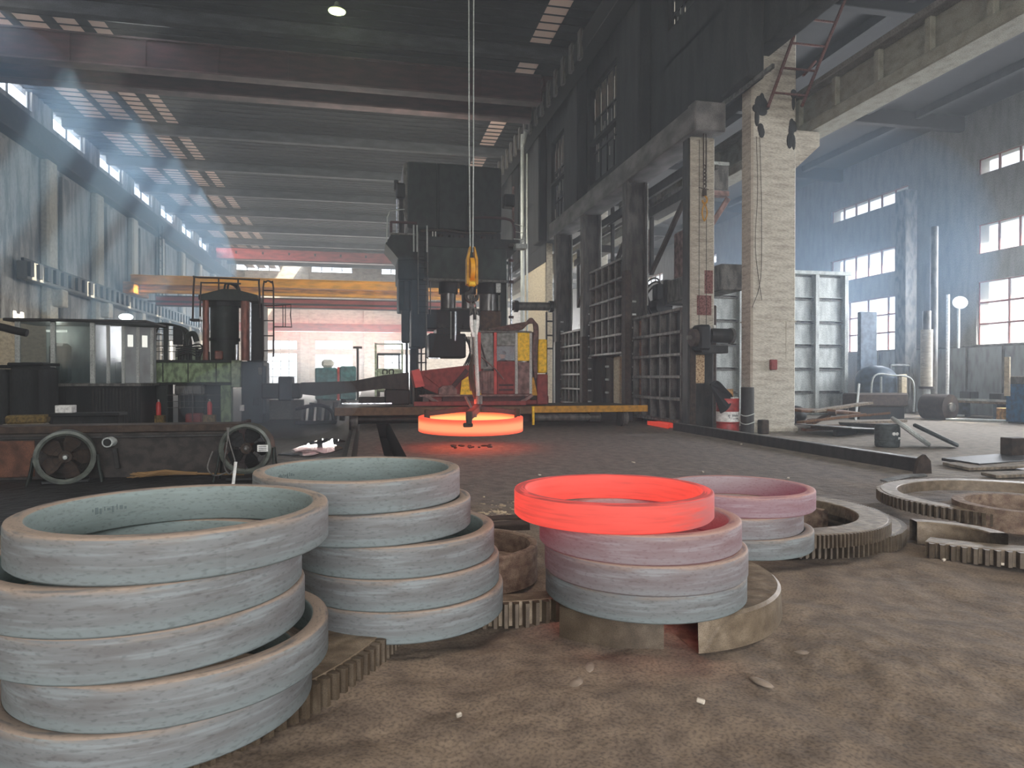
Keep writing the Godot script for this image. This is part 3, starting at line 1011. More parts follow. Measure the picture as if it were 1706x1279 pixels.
func build_rings() -> void:
	make_ring_materials()
	var ra := ring_mesh(0.6, 0.162, 0.07)
	var rb := ring_mesh(0.6, 0.171, 0.07)
	var rc := ring_mesh(0.6, 0.157, 0.075)
	# left stack, on the big gear
	var g := "grey forged rings in the left stack"
	var xs := [-0.83, -0.76, -0.86, -0.87, -0.759]
	var zs := [-3.10, -3.10, -3.11, -3.09, -3.103]
	var tops := ["lowest grey ring of the tall left stack, resting on gear teeth", "second grey ring from the bottom of the left stack, jutting out to the right", "middle grey ring of the left stack, a dark gap below it", "second grey ring from the top of the left stack, set back to the left", "topmost grey ring of the left stack, its pale greenish inside showing"]
	for i in 5:
		one_ring(ra, M.ring, Vector3(xs[i], 0.152 + 0.1635 * i - (0.04 if i == 0 else 0.0) * 0.0, zs[i]), i * 1.3, tops[i], g)
	# middle stack
	g = "grey forged rings in the middle stack"
	xs = [0.23, 0.205, 0.175, 0.03, -0.036]
	tops = ["lowest grey ring of the middle stack, close to the dirt", "second grey ring from the bottom of the middle stack", "middle grey ring of the middle stack, its dark inside showing at the right", "second grey ring from the top of the middle stack, thin dark gap above it", "topmost grey ring of the middle stack, behind the left stack"]
	for i in 5:
		one_ring(rb, M.ring, Vector3(xs[i], 0.104 + 0.1725 * i, -4.231), 0.7 + i * 1.1, tops[i], g)
	# the stack with the red hot ring
	g = "forged rings in the stack under the red hot ring"
	xs = [1.666, 1.651, 1.624, 1.478]
	zs = [-3.957, -3.92, -3.944, -4.0]
	tops = ["lowest bluish grey ring under the red hot one, on a curved base piece", "second ring from the bottom under the red hot one, faintly pink", "pinkish ring directly under the red hot one", "red hot glowing ring topping the right-hand stack"]
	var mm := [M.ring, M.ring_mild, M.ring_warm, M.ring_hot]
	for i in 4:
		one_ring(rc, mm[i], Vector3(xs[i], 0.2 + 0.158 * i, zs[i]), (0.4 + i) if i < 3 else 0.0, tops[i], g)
	# the short stack behind it
	g = "forged rings in the short stack behind the red hot one"
	xs = [2.99, 2.896, 3.005]
	tops = ["lowest grey ring of the short stack behind the red hot ring", "narrowest-looking middle ring of the short stack behind the red hot ring", "top ring of the short stack behind, glowing faint pink inside"]
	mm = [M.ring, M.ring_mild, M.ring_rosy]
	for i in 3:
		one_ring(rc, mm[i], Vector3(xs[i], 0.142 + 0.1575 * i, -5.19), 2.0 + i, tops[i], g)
	# red light of the glowing ring on what lies round it
	omni("hot_ring_light", Vector3(1.478, 0.72, -4.0), Color(1.0, 0.25, 0.2), 0.25, 0.3)
	# gears and iron on the ground
	g = "old toothed gears lying on the dirt"
	gear("toothed_gear", "large toothed gear under the two left ring stacks", g, Vector3(-1.6, 0.0, -4.4), 1.82, 0.32, 0.15, 190, 0.05, M.gear_iron, -0.3, 1.35)
	gear("toothed_gear", "toothed gear segment squeezed between the middle and red-hot stacks", g, Vector3(0.95, 0.0, -5.05), 0.98, 0.15, 0.15, 100, 0.05, M.gear_iron, 0.7, 2.2, 0.7, 2.2)
	gear("toothed_gear", "lower coarse-toothed gear right of the short ring stack", g, Vector3(3.95, 0.0, -6.22), 1.16, 0.3, 0.14, 150, 0.045, M.gear_iron, -0.6, 2.3)
	gear("toothed_gear", "upper fine-toothed gear lying on the coarse gear right of the short stack", g, Vector3(3.66, 0.142, -5.98), 1.12, 0.24, 0.11, 190, 0.025, M.gear_iron, -1.8, 1.72, -1.8, 1.72)
	gear("toothed_gear", "toothed gear segment cut by the right picture edge, front one", g, Vector3(6.02, 0.0, -6.0), 1.78, 0.22, 0.13, 150, 0.05, M.gear_iron, 0.6, 2.5, 0.6, 2.5)
	gear("toothed_gear", "wide toothed gear at the far right with a rusty ring inside it", g, Vector3(6.75, 0.132, -6.0), 1.3, 0.17, 0.12, 120, 0.04, M.gear_iron, 0.8, 3.6)
	var st := begin()
	lathe(st, [Vector2(0.50, 0), Vector2(0.50, 0.2), Vector2(0.55, 0.205), Vector2(0.6, 0.2), Vector2(0.6, 0), Vector2(0.5, 0)], 90)
	tag(put("rusty_ring", st, M.rusty, null, Vector3(6.2, 0.1, -5.45)), "thin rusty ring lying inside the far right gear", "ring")
	st = begin()
	lathe(st, [Vector2(0.4, 0), Vector2(0.4, 0.19), Vector2(0.41, 0.2), Vector2(0.53, 0.2), Vector2(0.55, 0.19), Vector2(0.55, 0), Vector2(0.4, 0)], 40, -1.25, 0.3)
	tag(put("half_ring", st, M.gear_iron, null, Vector3(4.75, 0.0, -4.95)), "curved piece of worn iron behind the front right gear segment", "ring piece")
	st = begin()
	lathe(st, [Vector2(0.50, 0), Vector2(0.50, 0.24), Vector2(0.53, 0.25), Vector2(0.56, 0.24), Vector2(0.56, 0), Vector2(0.5, 0)], 60, 3.4, 6.2)
	tag(put("rusty_band", st, M.rusty, null, Vector3(3.75, 0.0, -5.75)), "rusty brown band standing inside the gears right of the short stack", "band")
	st = begin()
	lathe(st, [Vector2(0.425, 0), Vector2(0.425, 0.255), Vector2(0.44, 0.265), Vector2(0.475, 0.265), Vector2(0.48, 0.255), Vector2(0.48, 0), Vector2(0.425, 0)], 90)
	lathe(st, [Vector2(0.425, 0.1), Vector2(0.0, 0.12)], 40)
	tag(put("rusty_tub", st, M.rusty, null, Vector3(0.80, 0.0, -5.15)), "rusty brown ring with a closed bottom behind the middle stack", "ring")
	# curved base pieces under the red hot stack
	g = "curved iron base pieces under the red hot stack"
	st = begin()
	var prof := [Vector2(0.45, 0), Vector2(0.45, 0.18), Vector2(0.47, 0.195), Vector2(0.9, 0.195), Vector2(0.92, 0.18), Vector2(0.93, 0), Vector2(0.45, 0)]
	lathe(st, prof, 60, -0.25, 1.58)
	tag(put("base_segment", st, M.gear_iron, null, Vector3(1.78, 0, -4.38)), "long curved base piece sticking out right of the red hot stack", "base", g)
	st = begin()
	lathe(st, [Vector2(0.45, 0), Vector2(0.45, 0.18), Vector2(0.47, 0.195), Vector2(0.76, 0.195), Vector2(0.78, 0.18), Vector2(0.78, 0), Vector2(0.45, 0)], 24, 1.72, 2.5)
	tag(put("base_segment", st, M.gear_tooth, null, Vector3(1.72, 0, -4.3)), "short dark base piece left of the gap under the red hot stack", "base", g)
	for k: Array in [[1.0, -6.5, 1.1, 0.1, "flat iron strip lying behind the rusty tub-like ring"], [1.15, -7.0, 1.2, 0.06, "farther flat iron strip lying behind the rusty tub-like ring"]]:
		st = begin()
		box(st, Vector3.ZERO, Vector3(k[2], k[3], 0.18), 0.01, Basis(Vector3.UP, 0.1))
		tag(put("iron_strip", st, M.rusty_dark, null, Vector3(k[0], k[3] * 0.5, k[1])), k[4], "iron strip", "flat iron strips behind the middle stack")

# ---------------------------------------------------------------- furnace row at the right
func h_section(st: SurfaceTool, w: float, d: float, y0: float, y1: float) -> void:
	box(st, Vector3(-w * 0.5 + 0.05, (y0 + y1) * 0.5, 0), Vector3(0.1, y1 - y0, d), 0.01)
	box(st, Vector3(w * 0.5 - 0.05, (y0 + y1) * 0.5, 0), Vector3(0.1, y1 - y0, d), 0.01)
	box(st, Vector3(0, (y0 + y1) * 0.5, -0.02), Vector3(w - 0.2, y1 - y0, d * 0.3), 0.0)

func furnace_door(label: String, z0: float, z1: float, y0: float, y1: float, cols: int, rows: int, skin: Material, left: Material) -> void:
	var g := thing("furnace_door", label, "furnace door", Vector3(9.0, y0, (z0 + z1) * 0.5), 0.0, "ribbed furnace doors")
	wb(g, "back_plate", M.steel_black, 9.2, 9.26, y0, y1, z1, z0, 0.01)
	var cw := (z0 - z1) / cols
	var rh := (y1 - y0) / rows
	for i in cols:
		for j in rows:
			var a := z1 + cw * i
			wb(g, "panel", left if i == 0 else skin, 9.12, 9.2, y0 + rh * j + 0.05, y0 + rh * (j + 1) - 0.05, a + 0.05, a + cw - 0.05, 0.02)
	for i in cols + 1:
		wb(g, "upright_rib", M.steel_grey, 8.93, 9.2, y0, y1, z1 + cw * i - 0.035, z1 + cw * i + 0.035, 0.01)
	for j in rows + 1:
		wb(g, "cross_rib", M.steel_grey, 8.9, 9.2, y0 + rh * j - 0.045, y0 + rh * j + 0.045, z1 - 0.03, z0 + 0.03, 0.012)

func build_furnace() -> void:
	# long top beam
	var t := thing("furnace_beam", "long grey beam lying across the furnace columns", "beam", Vector3(9.18, 8.25, -25))
	wb(t, "beam_body", M.beam_grey, 8.76, 9.6, 8.25, 8.98, -32.6, -17.75, 0.02)
	wb(t, "end_block", M.beam_grey, 8.74, 9.66, 8.22, 9.02, -17.75, -17.3, 0.03)
	wb(t, "lower_track", M.steel_dark, 9.62, 9.75, 7.75, 8.05, -32.6, -18.2, 0.01)
	wb(t, "lower_track", M.steel_grey, 9.85, 9.93, 7.5, 7.62, -32.6, -18.2, 0.01)
	wb(t, "upper_rail", M.steel_grey, 9.55, 9.63, 9.0, 9.12, -32.6, -17.9, 0.01)
	wb(t, "upper_rail", M.steel_grey, 9.9, 9.98, 9.2, 9.32, -30, -15.5, 0.01)
	# four columns under it
	var zf := [-17.9, -22.6, -27.4, -31.5]
	var lab := ["nearest furnace column, pale concrete front with red patches and a hanging chain", "second furnace column from the camera, between the wide door and the raised door", "third furnace column, left of the raised door", "farthest furnace column, behind the yellow box"]
	for i in 4:
		var c := thing("furnace_column", lab[i], "column", Vector3(9.16, 0, zf[i]), 0.0, "columns carrying the furnace beam")
		var st := begin()
		if i == 0:
			var sh := wb(c, "shaft", M.concrete_light, 8.82, 9.56, 2.85, 8.2, -18.0, -17.72, 0.04)
			wb(c, "side_plate", M.steel_dark, 8.76, 8.82, 0, 8.15, -18.08, -17.74, 0.01)
			wb(c, "leg", M.rusty_dark, 8.84, 9.02, 0, 2.85, -18.0, -17.75, 0.02)
			wb(c, "leg_panel", M.steel_dark, 9.02, 9.6, 0, 2.2, -18.0, -17.85, 0.02)
			wb(c, "worn_plate", M.brick_cream, 9.0, 9.3, 1.35, 2.15, -17.85, -17.78, 0.03)
			wb(sh, "red_patch", M.red_patch, 9.02, 9.46, 3.25, 3.8, -17.73, -17.712, 0.003)
			wb(sh, "red_patch", M.red_patch, 9.25, 9.5, 3.85, 4.5, -17.73, -17.713, 0.003)
			for x: float in [9.08, 9.3]:
				wbar(sh, "seam", M.steel_black, Vector3(x, 2.9, -17.715), Vector3(x, 8.1, -17.715), 0.012, 0.012)
		else:
			h_section(st, 0.78, 0.4, 0, 8.25)
			put("shaft", st, M.column_grey, c)
			var fp := wb(c, "front_plate", M.rusty_dark if i < 3 else M.steel_dark, 8.72, 8.95, 0, 5.2 if i == 1 else 3.2, zf[i] - 0.1, zf[i] + 0.24, 0.01)
			wb(c, "white_edge", M.steel_pale, 9.53, 9.57, 4.0, 8.2, zf[i] + 0.2, zf[i] + 0.22, 0)
			for k in 9:
				wb(fp, "bolt_strip", M.steel_pale, 8.98, 9.12, 0.5 + 0.45 * k, 0.56 + 0.45 * k, zf[i] + 0.2, zf[i] + 0.25, 0.005)
	furnace_door("wide closed furnace door behind the nearest column", -18.55, -22.15, 0.22, 3.5, 5, 5, M.steel_dark, M.rusty_tan)
	furnace_door("raised furnace door over an opening with cream brickwork tinted as sunlit", -23.2, -26.8, 2.4, 5.75, 5, 5, M.steel_dark, M.rusty_tan)
	furnace_door("farthest furnace door, brownish, left of the third column", -27.9, -31.0, 0.4, 3.55, 5, 5, M.rusty_dark, M.rusty_tan)
	# the furnace itself behind the doors
	t = thing("furnace", "dark bulk of the furnaces behind the doors", "furnace", Vector3(10.2, 0, -25))
	wb(t, "chamber", M.rusty_dark, 9.65, 9.95, 0, 3.6, -22.7, -18.3, 0.03)
	wb(t, "chamber", M.rusty_dark, 9.65, 10.4, 0, 3.6, -31.2, -27.2, 0.03)
	wb(t, "chamber_back", M.rusty_dark, 10.5, 10.8, 0, 3.6, -27.2, -22.7, 0.0)
	wb(t, "chamber_roof", M.rusty_dark, 9.65, 10.5, 3.0, 3.6, -27.2, -22.7, 0.0)
	wb(t, "brick_pier", M.brick_cream, 9.15, 9.6, 0, 2.3, -23.9, -23.1, 0.03)  # pale brick colours imitate a sunlit patch on the masonry
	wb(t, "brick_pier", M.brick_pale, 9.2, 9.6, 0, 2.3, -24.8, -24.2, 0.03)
	wb(t, "brick_pier", M.rusty_dark, 9.15, 9.6, 0, 2.3, -25.5, -24.95, 0.03)
	wb(t, "brick_pier", M.steel_dark, 9.1, 9.6, 0, 2.3, -26.8, -25.8, 0.03)
	for k in 4:
		wb(t, "hinge_plate", M.steel_pale, 9.08, 9.14, 0.4 + 0.5 * k, 0.48 + 0.5 * k, -25.4, -25.1, 0.01)
	# beams and struts seen above the doors
	t = thing("duct", "grey box duct running above the wide furnace door", "duct", Vector3(10.2, 4.0, -21))
	wb(t, "casing", M.steel_grey, 9.9, 10.6, 4.0, 4.75, -21.6, -18.0, 0.03)
	wb(t, "flange", M.steel_dark, 9.85, 10.65, 3.95, 4.8, -21.8, -21.6, 0.01)
	t = thing("pump_unit", "dark clutter of pipes and a motor on top of the furnace", "pump", Vector3(10.3, 3.6, -22.4))
	wc(t, "motor", M.steel_black, Vector3(10.0, 3.95, -22.9), Vector3(10.0, 3.95, -22.0), 0.3, 16)
	wb(t, "terminal_box", M.steel_black, 9.85, 10.15, 4.2, 4.75, -22.7, -22.3, 0.03)
	for k in 3:
		wt(t, "hose", M.rubber, curve([Vector3(9.7 + 0.1 * k, 3.6, -22.5), Vector3(9.6, 4.3 + 0.2 * k, -22.7), Vector3(10.1, 4.8 + 0.1 * k, -22.8), Vector3(10.4, 4.3, -22.9)]), 0.03)
	var n := 0
	for k: Array in [[-21.0, 5.2, "first slanting brace above the wide furnace door"], [-24.9, 5.8, "second slanting brace above the raised furnace door"], [-29.5, 4.9, "farthest slanting brace above the last furnace door"]]:
		t = thing("brace", k[2], "brace", Vector3(10.0, k[1], k[0]), 0.0, "slanting steel braces over the furnaces")
		wbar(t, "strut", M.rusty_dark, Vector3(9.8, k[1], k[0] - 1.6), Vector3(9.8, k[1] + 2.1, k[0] + 1.2), 0.14, 0.14)
		wb(t, "hanger", M.steel_dark, 9.74, 9.86, k[1] - 0.1, k[1] + 2.6, k[0] - 1.7, k[0] - 1.55, 0.01)
		wb(t, "shelf", M.steel_dark, 9.7, 10.2, k[1] + 1.9, k[1] + 2.2, k[0] - 2.0, k[0] + 1.8, 0.01)
		wb(t, "shelf_back", M.rusty_pink, 10.3, 10.36, k[1] - 0.4, k[1] + 1.2, k[0] - 0.9, k[0] + 0.9, 0.01)
		n += 1
	# bracket and bars between the nearest furnace column and the big concrete column
	t = thing("bracket_frame", "grey steel bracket between the nearest furnace column and the tall concrete column", "bracket", Vector3(9.9, 5.5, -18.6))
	wb(t, "cross_plate", M.steel_grey, 9.55, 10.5, 7.05, 7.75, -18.75, -18.65, 0.01)
	wb(t, "top_bar", M.steel_pale, 9.5, 10.5, 7.75, 7.85, -18.85, -18.6, 0.01)
	wb(t, "bottom_bar", M.rusty_pink, 9.5, 10.5, 6.85, 7.0, -18.85, -18.6, 0.01)
	wb(t, "upright", M.steel_dark, 9.66, 9.74, 6.2, 8.2, -18.7, -18.6, 0.01)
	wbar(t, "diagonal", M.rusty_pink, Vector3(9.6, 5.55, -18.5), Vector3(10.4, 6.75, -18.5), 0.14, 0.1)
	# drive unit on the nearest column
	t = thing("door_drive", "dirty motor and gearbox on the nearest furnace column", "motor", Vector3(9.2, 2.2, -17.5))
	wb(t, "base_rail", M.steel_dark, 8.95, 9.75, 2.18, 2.4, -17.72, -17.3, 0.015)
	wb(t, "gearbox", M.steel_black, 8.85, 9.2, 2.25, 2.95, -17.7, -17.2, 0.06)
	var mo := wc(t, "motor", M.steel_dark, Vector3(9.25, 2.66, -17.42), Vector3(9.85, 2.66, -17.42), 0.2, 18)
	wc(mo, "end_cover", M.steel_grey, Vector3(9.85, 2.66, -17.42), Vector3(9.93, 2.66, -17.42), 0.22, 18)
	wc(t, "sprocket", M.rusty_dark, Vector3(8.72, 2.6, -17.45), Vector3(8.85, 2.6, -17.45), 0.24, 18)
	wc(t, "shaft", M.steel_grey, Vector3(8.6, 2.6, -17.45), Vector3(8.72, 2.6, -17.45), 0.06)
	wb(t, "oil_cup", M.white_paint, 9.35, 9.42, 2.86, 2.95, -17.45, -17.38, 0.01)
	# chain hoist hanging before the nearest column
	t = thing("chain_hoist", "hanging hook and chain sling before the pale nearest furnace column", "hook", Vector3(9.13, 8.2, -17.5))
	for x: float in [9.1, 9.17]:
		wc(t, "lift_chain", M.rusty_dark, Vector3(x, 8.2, -17.5), Vector3(x, 7.3, -17.5), 0.016, 8)
	for k in 6:
		var st := begin()
		var P := []
		for i in 13:
			P.append(Vector3(cos(TAU * i / 12.0) * 0.045, sin(TAU * i / 12.0) * 0.07, 0))
		tube(st, P, 0.014, 6)
		var o := put("chain_link", st, M.rusty_dark, t, Vector3(9.13, 7.28 - 0.1 * k, -17.5) - t.position)
		o.rotation.y = PI / 2 * (k % 2) + 0.3
	wb(t, "yoke", M.rusty_dark, 9.08, 9.18, 6.5, 6.7, -17.55, -17.45, 0.02)
	wt(t, "hook", M.yellow_worn, curve([Vector3(9.13, 6.52, -17.5), Vector3(9.2, 6.44, -17.5), Vector3(9.19, 6.33, -17.5), Vector3(9.1, 6.3, -17.5), Vector3(9.06, 6.38, -17.5)]), 0.025)
	wt(t, "sling_loop", M.yellow_worn, curve([Vector3(9.13, 6.3, -17.5), Vector3(9.21, 6.05, -17.5), Vector3(9.13, 5.82, -17.5), Vector3(9.06, 6.05, -17.5), Vector3(9.13, 6.3, -17.5)]), 0.02)
	wt(t, "cross_pin", M.rusty_dark, [Vector3(8.95, 6.72, -17.5), Vector3(9.25, 6.68, -17.5)], 0.012)
	# tall concrete column with corbel
	t = thing("concrete_column", "tall pale concrete column right of the furnace with a corbel", "column", Vector3(10.88, 0, -17.15))
	var sh2 := wb(t, "shaft", M.concrete_light, 10.2, 11.55, 0, 17.3, -17.45, -16.9, 0.05)
	var cb := begin()
	prism(cb, PackedVector2Array([Vector2(11.5, 7.2), Vector2(12.28, 7.9), Vector2(12.28, 8.28), Vector2(11.5, 8.28)]), -17.42, -16.93)
	put("corbel", cb, M.concrete_light, t, -t.position)
	wb(t, "foot", M.concrete, 10.12, 11.62, 0, 0.18, -17.5, -16.84, 0.05)
	var soot := begin()
	var rng := RandomNumberGenerator.new()
	rng.seed = 5
	for k in 9:
		ball(soot, Vector3(10.3 + rng.randf() * 0.35, 8.55 + rng.randf_range(-0.5, 0.6), -16.9), Vector3(rng.randf_range(0.06, 0.16), rng.randf_range(0.1, 0.24), 0.02), 10, 6)
	for k in 10:
		ball(soot, Vector3(11.3 + rng.randf() * 0.2, 8.4 + rng.randf_range(-0.75, 0.9), -16.9), Vector3(rng.randf_range(0.05, 0.1), rng.randf_range(0.1, 0.25), 0.02), 10, 6)
	put("mortar_stain", soot, M.soot_wall, t, -t.position)
	wt(sh2, "wire", M.rusty_dark, curve([Vector3(10.32, 8.0, -16.88), Vector3(10.36, 6.5, -16.88), Vector3(10.3, 5.0, -16.88), Vector3(10.5, 3.6, -16.88)]), 0.008, 5)
	wt(sh2, "wire", M.rusty_dark, curve([Vector3(10.42, 8.0, -16.88), Vector3(10.48, 6.0, -16.88), Vector3(10.46, 4.2, -16.88), Vector3(10.2, 3.4, -16.86)]), 0.008, 5)
	wb(sh2, "casting_joint", M.concrete, 10.19, 11.56, 3.03, 3.06, -17.46, -16.893, 0)
	wb(sh2, "casting_joint", M.concrete, 11.24, 11.26, 2.0, 3.04, -16.91, -16.893, 0)
	tag(wb(null, "alarm_box", M.red_paint, 10.72, 10.92, 1.72, 2.0, -16.88, -16.78, 0.02), "small red alarm box on the tall concrete column", "alarm")
	tag(wb(null, "brick_block", M.rusty_dark, 10.34, 10.56, 0.0, 0.38, -16.83, -16.6, 0.02), "dark brick standing at the foot of the tall concrete column", "brick")
	t = thing("pipe_post", "dark round post bound with wire at the foot of the tall column", "post", Vector3(9.98, 0, -16.72))
	wc(t, "tube", M.steel_dark, Vector3(9.98, 0, -16.72), Vector3(9.98, 1.25, -16.72), 0.17, 18)
	for y: float in [0.3, 0.52]:
		var P := []
		for i in 17:
			P.append(Vector3(9.98 + cos(TAU * i / 16.0) * 0.18, y + 0.03 * sin(TAU * i / 8.0), -16.72 + sin(TAU * i / 16.0) * 0.18))
		wt(t, "wire_wrap", M.steel_pale, P, 0.014, 5)
	# oil drum
	t = thing("oil_drum", "red oil drum with a white label band beside the tall concrete column", "drum", Vector3(9.56, 0, -17.0))
	var st := begin()
	lathe(st, [Vector2(0, 0.01), Vector2(0.29, 0.01), Vector2(0.305, 0), Vector2(0.305, 0.03), Vector2(0.295, 0.04), Vector2(0.295, 0.28), Vector2(0.31, 0.3), Vector2(0.295, 0.32), Vector2(0.295, 0.62), Vector2(0.31, 0.64), Vector2(0.295, 0.66), Vector2(0.295, 0.9), Vector2(0.305, 0.92), Vector2(0.305, 0.95), Vector2(0.28, 0.95), Vector2(0.275, 0.93), Vector2(0, 0.93)], 40)
	put("shell", st, M.drum_red, t)
	st = begin()
	lathe(st, [Vector2(0.298, 0.33), Vector2(0.3, 0.33), Vector2(0.3, 0.6), Vector2(0.298, 0.6)], 40)
	var band := put("label_band", st, M.white_paint, t)
	# the print on the band: emblem and two short lines, too blurred to read as letters
	st = begin()
	var glyph := [[0.0, 0.50, 0.05, 0.05], [0.01, 0.45, 0.03, 0.03], [0.12, 0.50, 0.025, 0.05], [0.17, 0.50, 0.03, 0.045], [0.225, 0.50, 0.03, 0.045], [0.28, 0.50, 0.028, 0.05], [0.335, 0.49, 0.025, 0.035], [0.16, 0.41, 0.06, 0.012], [0.235, 0.415, 0.08, 0.016], [0.31, 0.425, 0.03, 0.03], [0.33, 0.405, 0.09, 0.01]]
	for q: Array in glyph:
		var a: float = 1.95 - q[0] * 2.6
		var b := Basis(Vector3.UP, PI / 2 - a)
		var p := Vector3(cos(a) * 0.301, q[1], sin(a) * 0.301)
		for e in 3:
			box(st, p + b * Vector3((e - 1) * q[2] * 0.42, 0, 0), Vector3(q[2] * 0.16, q[3], 0.003), 0, b)
			box(st, p + b * Vector3(0, (e - 1) * q[3] * 0.42, 0), Vector3(q[2], q[3] * 0.16, 0.003), 0, b)
	put("printed_marks", st, M.print_grey, band)
	t = thing("black_cloth", "black cloth draped over the left side of the red drum", "cloth", Vector3(9.35, 0.9, -16.95))
	st = begin()
	var O := [Vector3(-0.32, 0.42, 0.0), Vector3(-0.1, 0.5, -0.05), Vector3(0.05, 0.3, 0.1), Vector3(0.26, 0.06, 0.1), Vector3(0.0, -0.2, 0.3), Vector3(-0.14, -0.32, 0.2), Vector3(-0.2, 0.06, 0.1)]
	for i in range(1, O.size() - 1):
		for off: float in [0.0, -0.02]:
			tri(st, O[0] + Vector3(0, 0, off), O[i] + Vector3(0, 0, off), O[i + 1] + Vector3(0, 0, off), Vector3(0, 0, 1 if off == 0.0 else -1))
	tube(st, curve([O[0], O[1], O[2], O[3], O[4], O[5]]), 0.03, 6)
	put("fold", st, M.cloth_black, t)
	tag(wb(null, "cardboard_sheet", M.card, 9.5, 9.83, 0.955, 1.2, -17.2, -17.18, 0.003), "tan cardboard sheet standing on the red drum", "cardboard")
	n = 0
	for p: Array in [[9.62, -16.85, "crumpled pale paper on the middle of the drum lid"], [9.76, -16.9, "crumpled pale paper at the right edge of the drum lid"]]:
		st = begin()
		ball(st, Vector3.ZERO, Vector3(0.07, 0.025, 0.05), 7, 4)
		tag(put("crumpled_paper", st, M.white_paint, null, Vector3(p[0], 0.965, p[1])), p[2], "paper", "papers on the drum")
	# what glows on the ground behind the kerb
	st = begin()
	prism(st, PackedVector2Array([Vector2(-0.12, -0.9), Vector2(0.05, -0.7), Vector2(0.2, -0.75), Vector2(0.24, 0.1), Vector2(0.12, 0.55), Vector2(0.0, 0.5), Vector2(-0.2, 0.8), Vector2(-0.16, 0.0)]), 0.0, 0.12, Transform3D(Basis(Vector3(1, 0, 0), Vector3(0, 0, 1), Vector3(0, 1, 0)), Vector3.ZERO))
	tag(put("hot_scrap", st, M.hot_scrap, null, Vector3(8.86, 0.02, -19.6)), "flat glowing red scrap on the ground by the wide furnace door", "scrap")
	# kerb of plate along the trench side of the yard
	t = thing("kerb_plate", "long dark steel kerb running from the drum to the pale gears", "kerb", Vector3(9.2, 0, -16))
	wbar(t, "kerb_face", M.steel_dark, Vector3(8.62, 0.1, -9.36), Vector3(8.66, 0.1, -18.4), 0.22, 0.06)
	wbar(t, "kerb_top", M.steel_grey, Vector3(8.68, 0.21, -9.36), Vector3(8.72, 0.21, -18.4), 0.02, 0.16)
	st = begin()
	prism(st, PackedVector2Array([Vector2(-0.15, 0), Vector2(0.15, 0), Vector2(0.13, 0.2), Vector2(0.03, 0.3), Vector2(-0.08, 0.24)]), -0.03, 0.03)
	tag(put("iron_stub", st, M.rusty_dark, null, Vector3(8.55, 0.0, -9.25)), "dark rusty stub standing at the near end of the kerb", "stub")
	# pale casing of the next furnace behind the tall column
	t = thing("furnace_casing", "pale ribbed steel casing behind the tall concrete column", "furnace casing", Vector3(16.4, 0, -25))
	wb(t, "back_sheet", M.steel_grey, 13.2, 19.4, 0, 5.7, -25.5, -25.2, 0.02)
	var xsr := [13.3, 14.6, 15.9, 16.85, 18.0, 19.35]
	for i in 5:
		for j in 6:
			wb(t, "panel", M.steel_pale, xsr[i] + 0.1, xsr[i + 1] - 0.08, 0.02 + 0.95 * j, 0.87 + 0.95 * j, -25.2, -25.14, 0.01)
			if j > 0:
				wb(t, "rib", M.steel_grey, xsr[i] + 0.1, xsr[i + 1] - 0.08, 0.86 + 0.95 * (j - 1), 0.89 + 0.95 * (j - 1), -25.2, -25.02, 0.005)
				wb(t, "rib", M.steel_pale, xsr[i] + 0.1, xsr[i + 1] - 0.08, 0.97 + 0.95 * (j - 1), 1.0 + 0.95 * (j - 1), -25.2, -25.02, 0.005)
	for x: float in xsr:
		wb(t, "post", M.steel_pale, x - 0.09, x + 0.09, 0, 5.75, -25.2, -24.9, 0.015)
	wb(t, "top_rim", M.steel_pale, 13.1, 19.6, 5.7, 5.85, -25.4, -24.85, 0.02)
	# crane runway of the right bay
	t = thing("crane_runway", "pale ribbed concrete crane runway crossing the top right corner", "beam", Vector3(12.35, 8.3, -20))
	wb(t, "web", M.runway_grey, 12.2, 12.5, 8.62, 9.4, -60, 10, 0.02)
	wb(t, "lower_flange", M.runway_grey, 12.0, 12.7, 8.3, 8.62, -60, 10, 0.03)
	wb(t, "upper_flange", M.concrete_dark, 11.9, 12.8, 9.4, 9.55, -60, 10, 0.02)
	wb(t, "rail", M.steel_black, 12.28, 12.42, 9.55, 9.7, -60, 10, 0.01)
	for k in 20:
		wb(t, "web_rib", M.runway_grey, 12.05, 12.2, 8.62, 9.4, -27.0 + 1.55 * k, -26.82 + 1.55 * k, 0.02)
	# ladder on the tall column
	t = thing("ladder", "rusty red ladder slanting up beside the tall concrete column", "ladder", Vector3(10.9, 8.5, -16.5))
	wbar(t, "rail", M.ladder_red, Vector3(10.42, 8.65, -16.5), Vector3(11.95, 12.6, -16.5), 0.07, 0.07)
	wbar(t, "rail", M.ladder_red, Vector3(11.42, 8.75, -16.5), Vector3(13.1, 12.6, -16.5), 0.07, 0.07)
	for k in 6:
		var y := 9.05 + 0.68 * k
		var x := 10.42 + (y - 8.65) * 0.387
		wbar(t, "rung", M.ladder_red, Vector3(x, y, -16.5), Vector3(x + 1.0 + 0.02 * k, y, -16.5), 0.05, 0.05)
	wbar(t, "stay", M.ladder_red, Vector3(11.5, 9.6, -16.55), Vector3(12.05, 10.15, -16.8), 0.06, 0.06)
	# dark pipe and pale downpipe farther along
	t = thing("downpipe", "pale downpipe bending down the dark wall left of the furnaces", "pipe", Vector3(8.6, 0, -37.6))
	wt(t, "tube", M.steel_pale, curve([Vector3(8.6, 0.0, -37.6), Vector3(8.6, 14.0, -37.6), Vector3(8.6, 14.4, -37.5), Vector3(8.6, 15.0, -36.8)], 4), 0.12)
	wt(t, "tube", M.steel_pale, [Vector3(8.85, 0.0, -37.6), Vector3(8.85, 14.0, -37.6)], 0.06)
	t = thing("cross_pipe", "thick grey pipe with flanges running from the press to the furnaces", "pipe", Vector3(8.0, 4.9, -32.5))
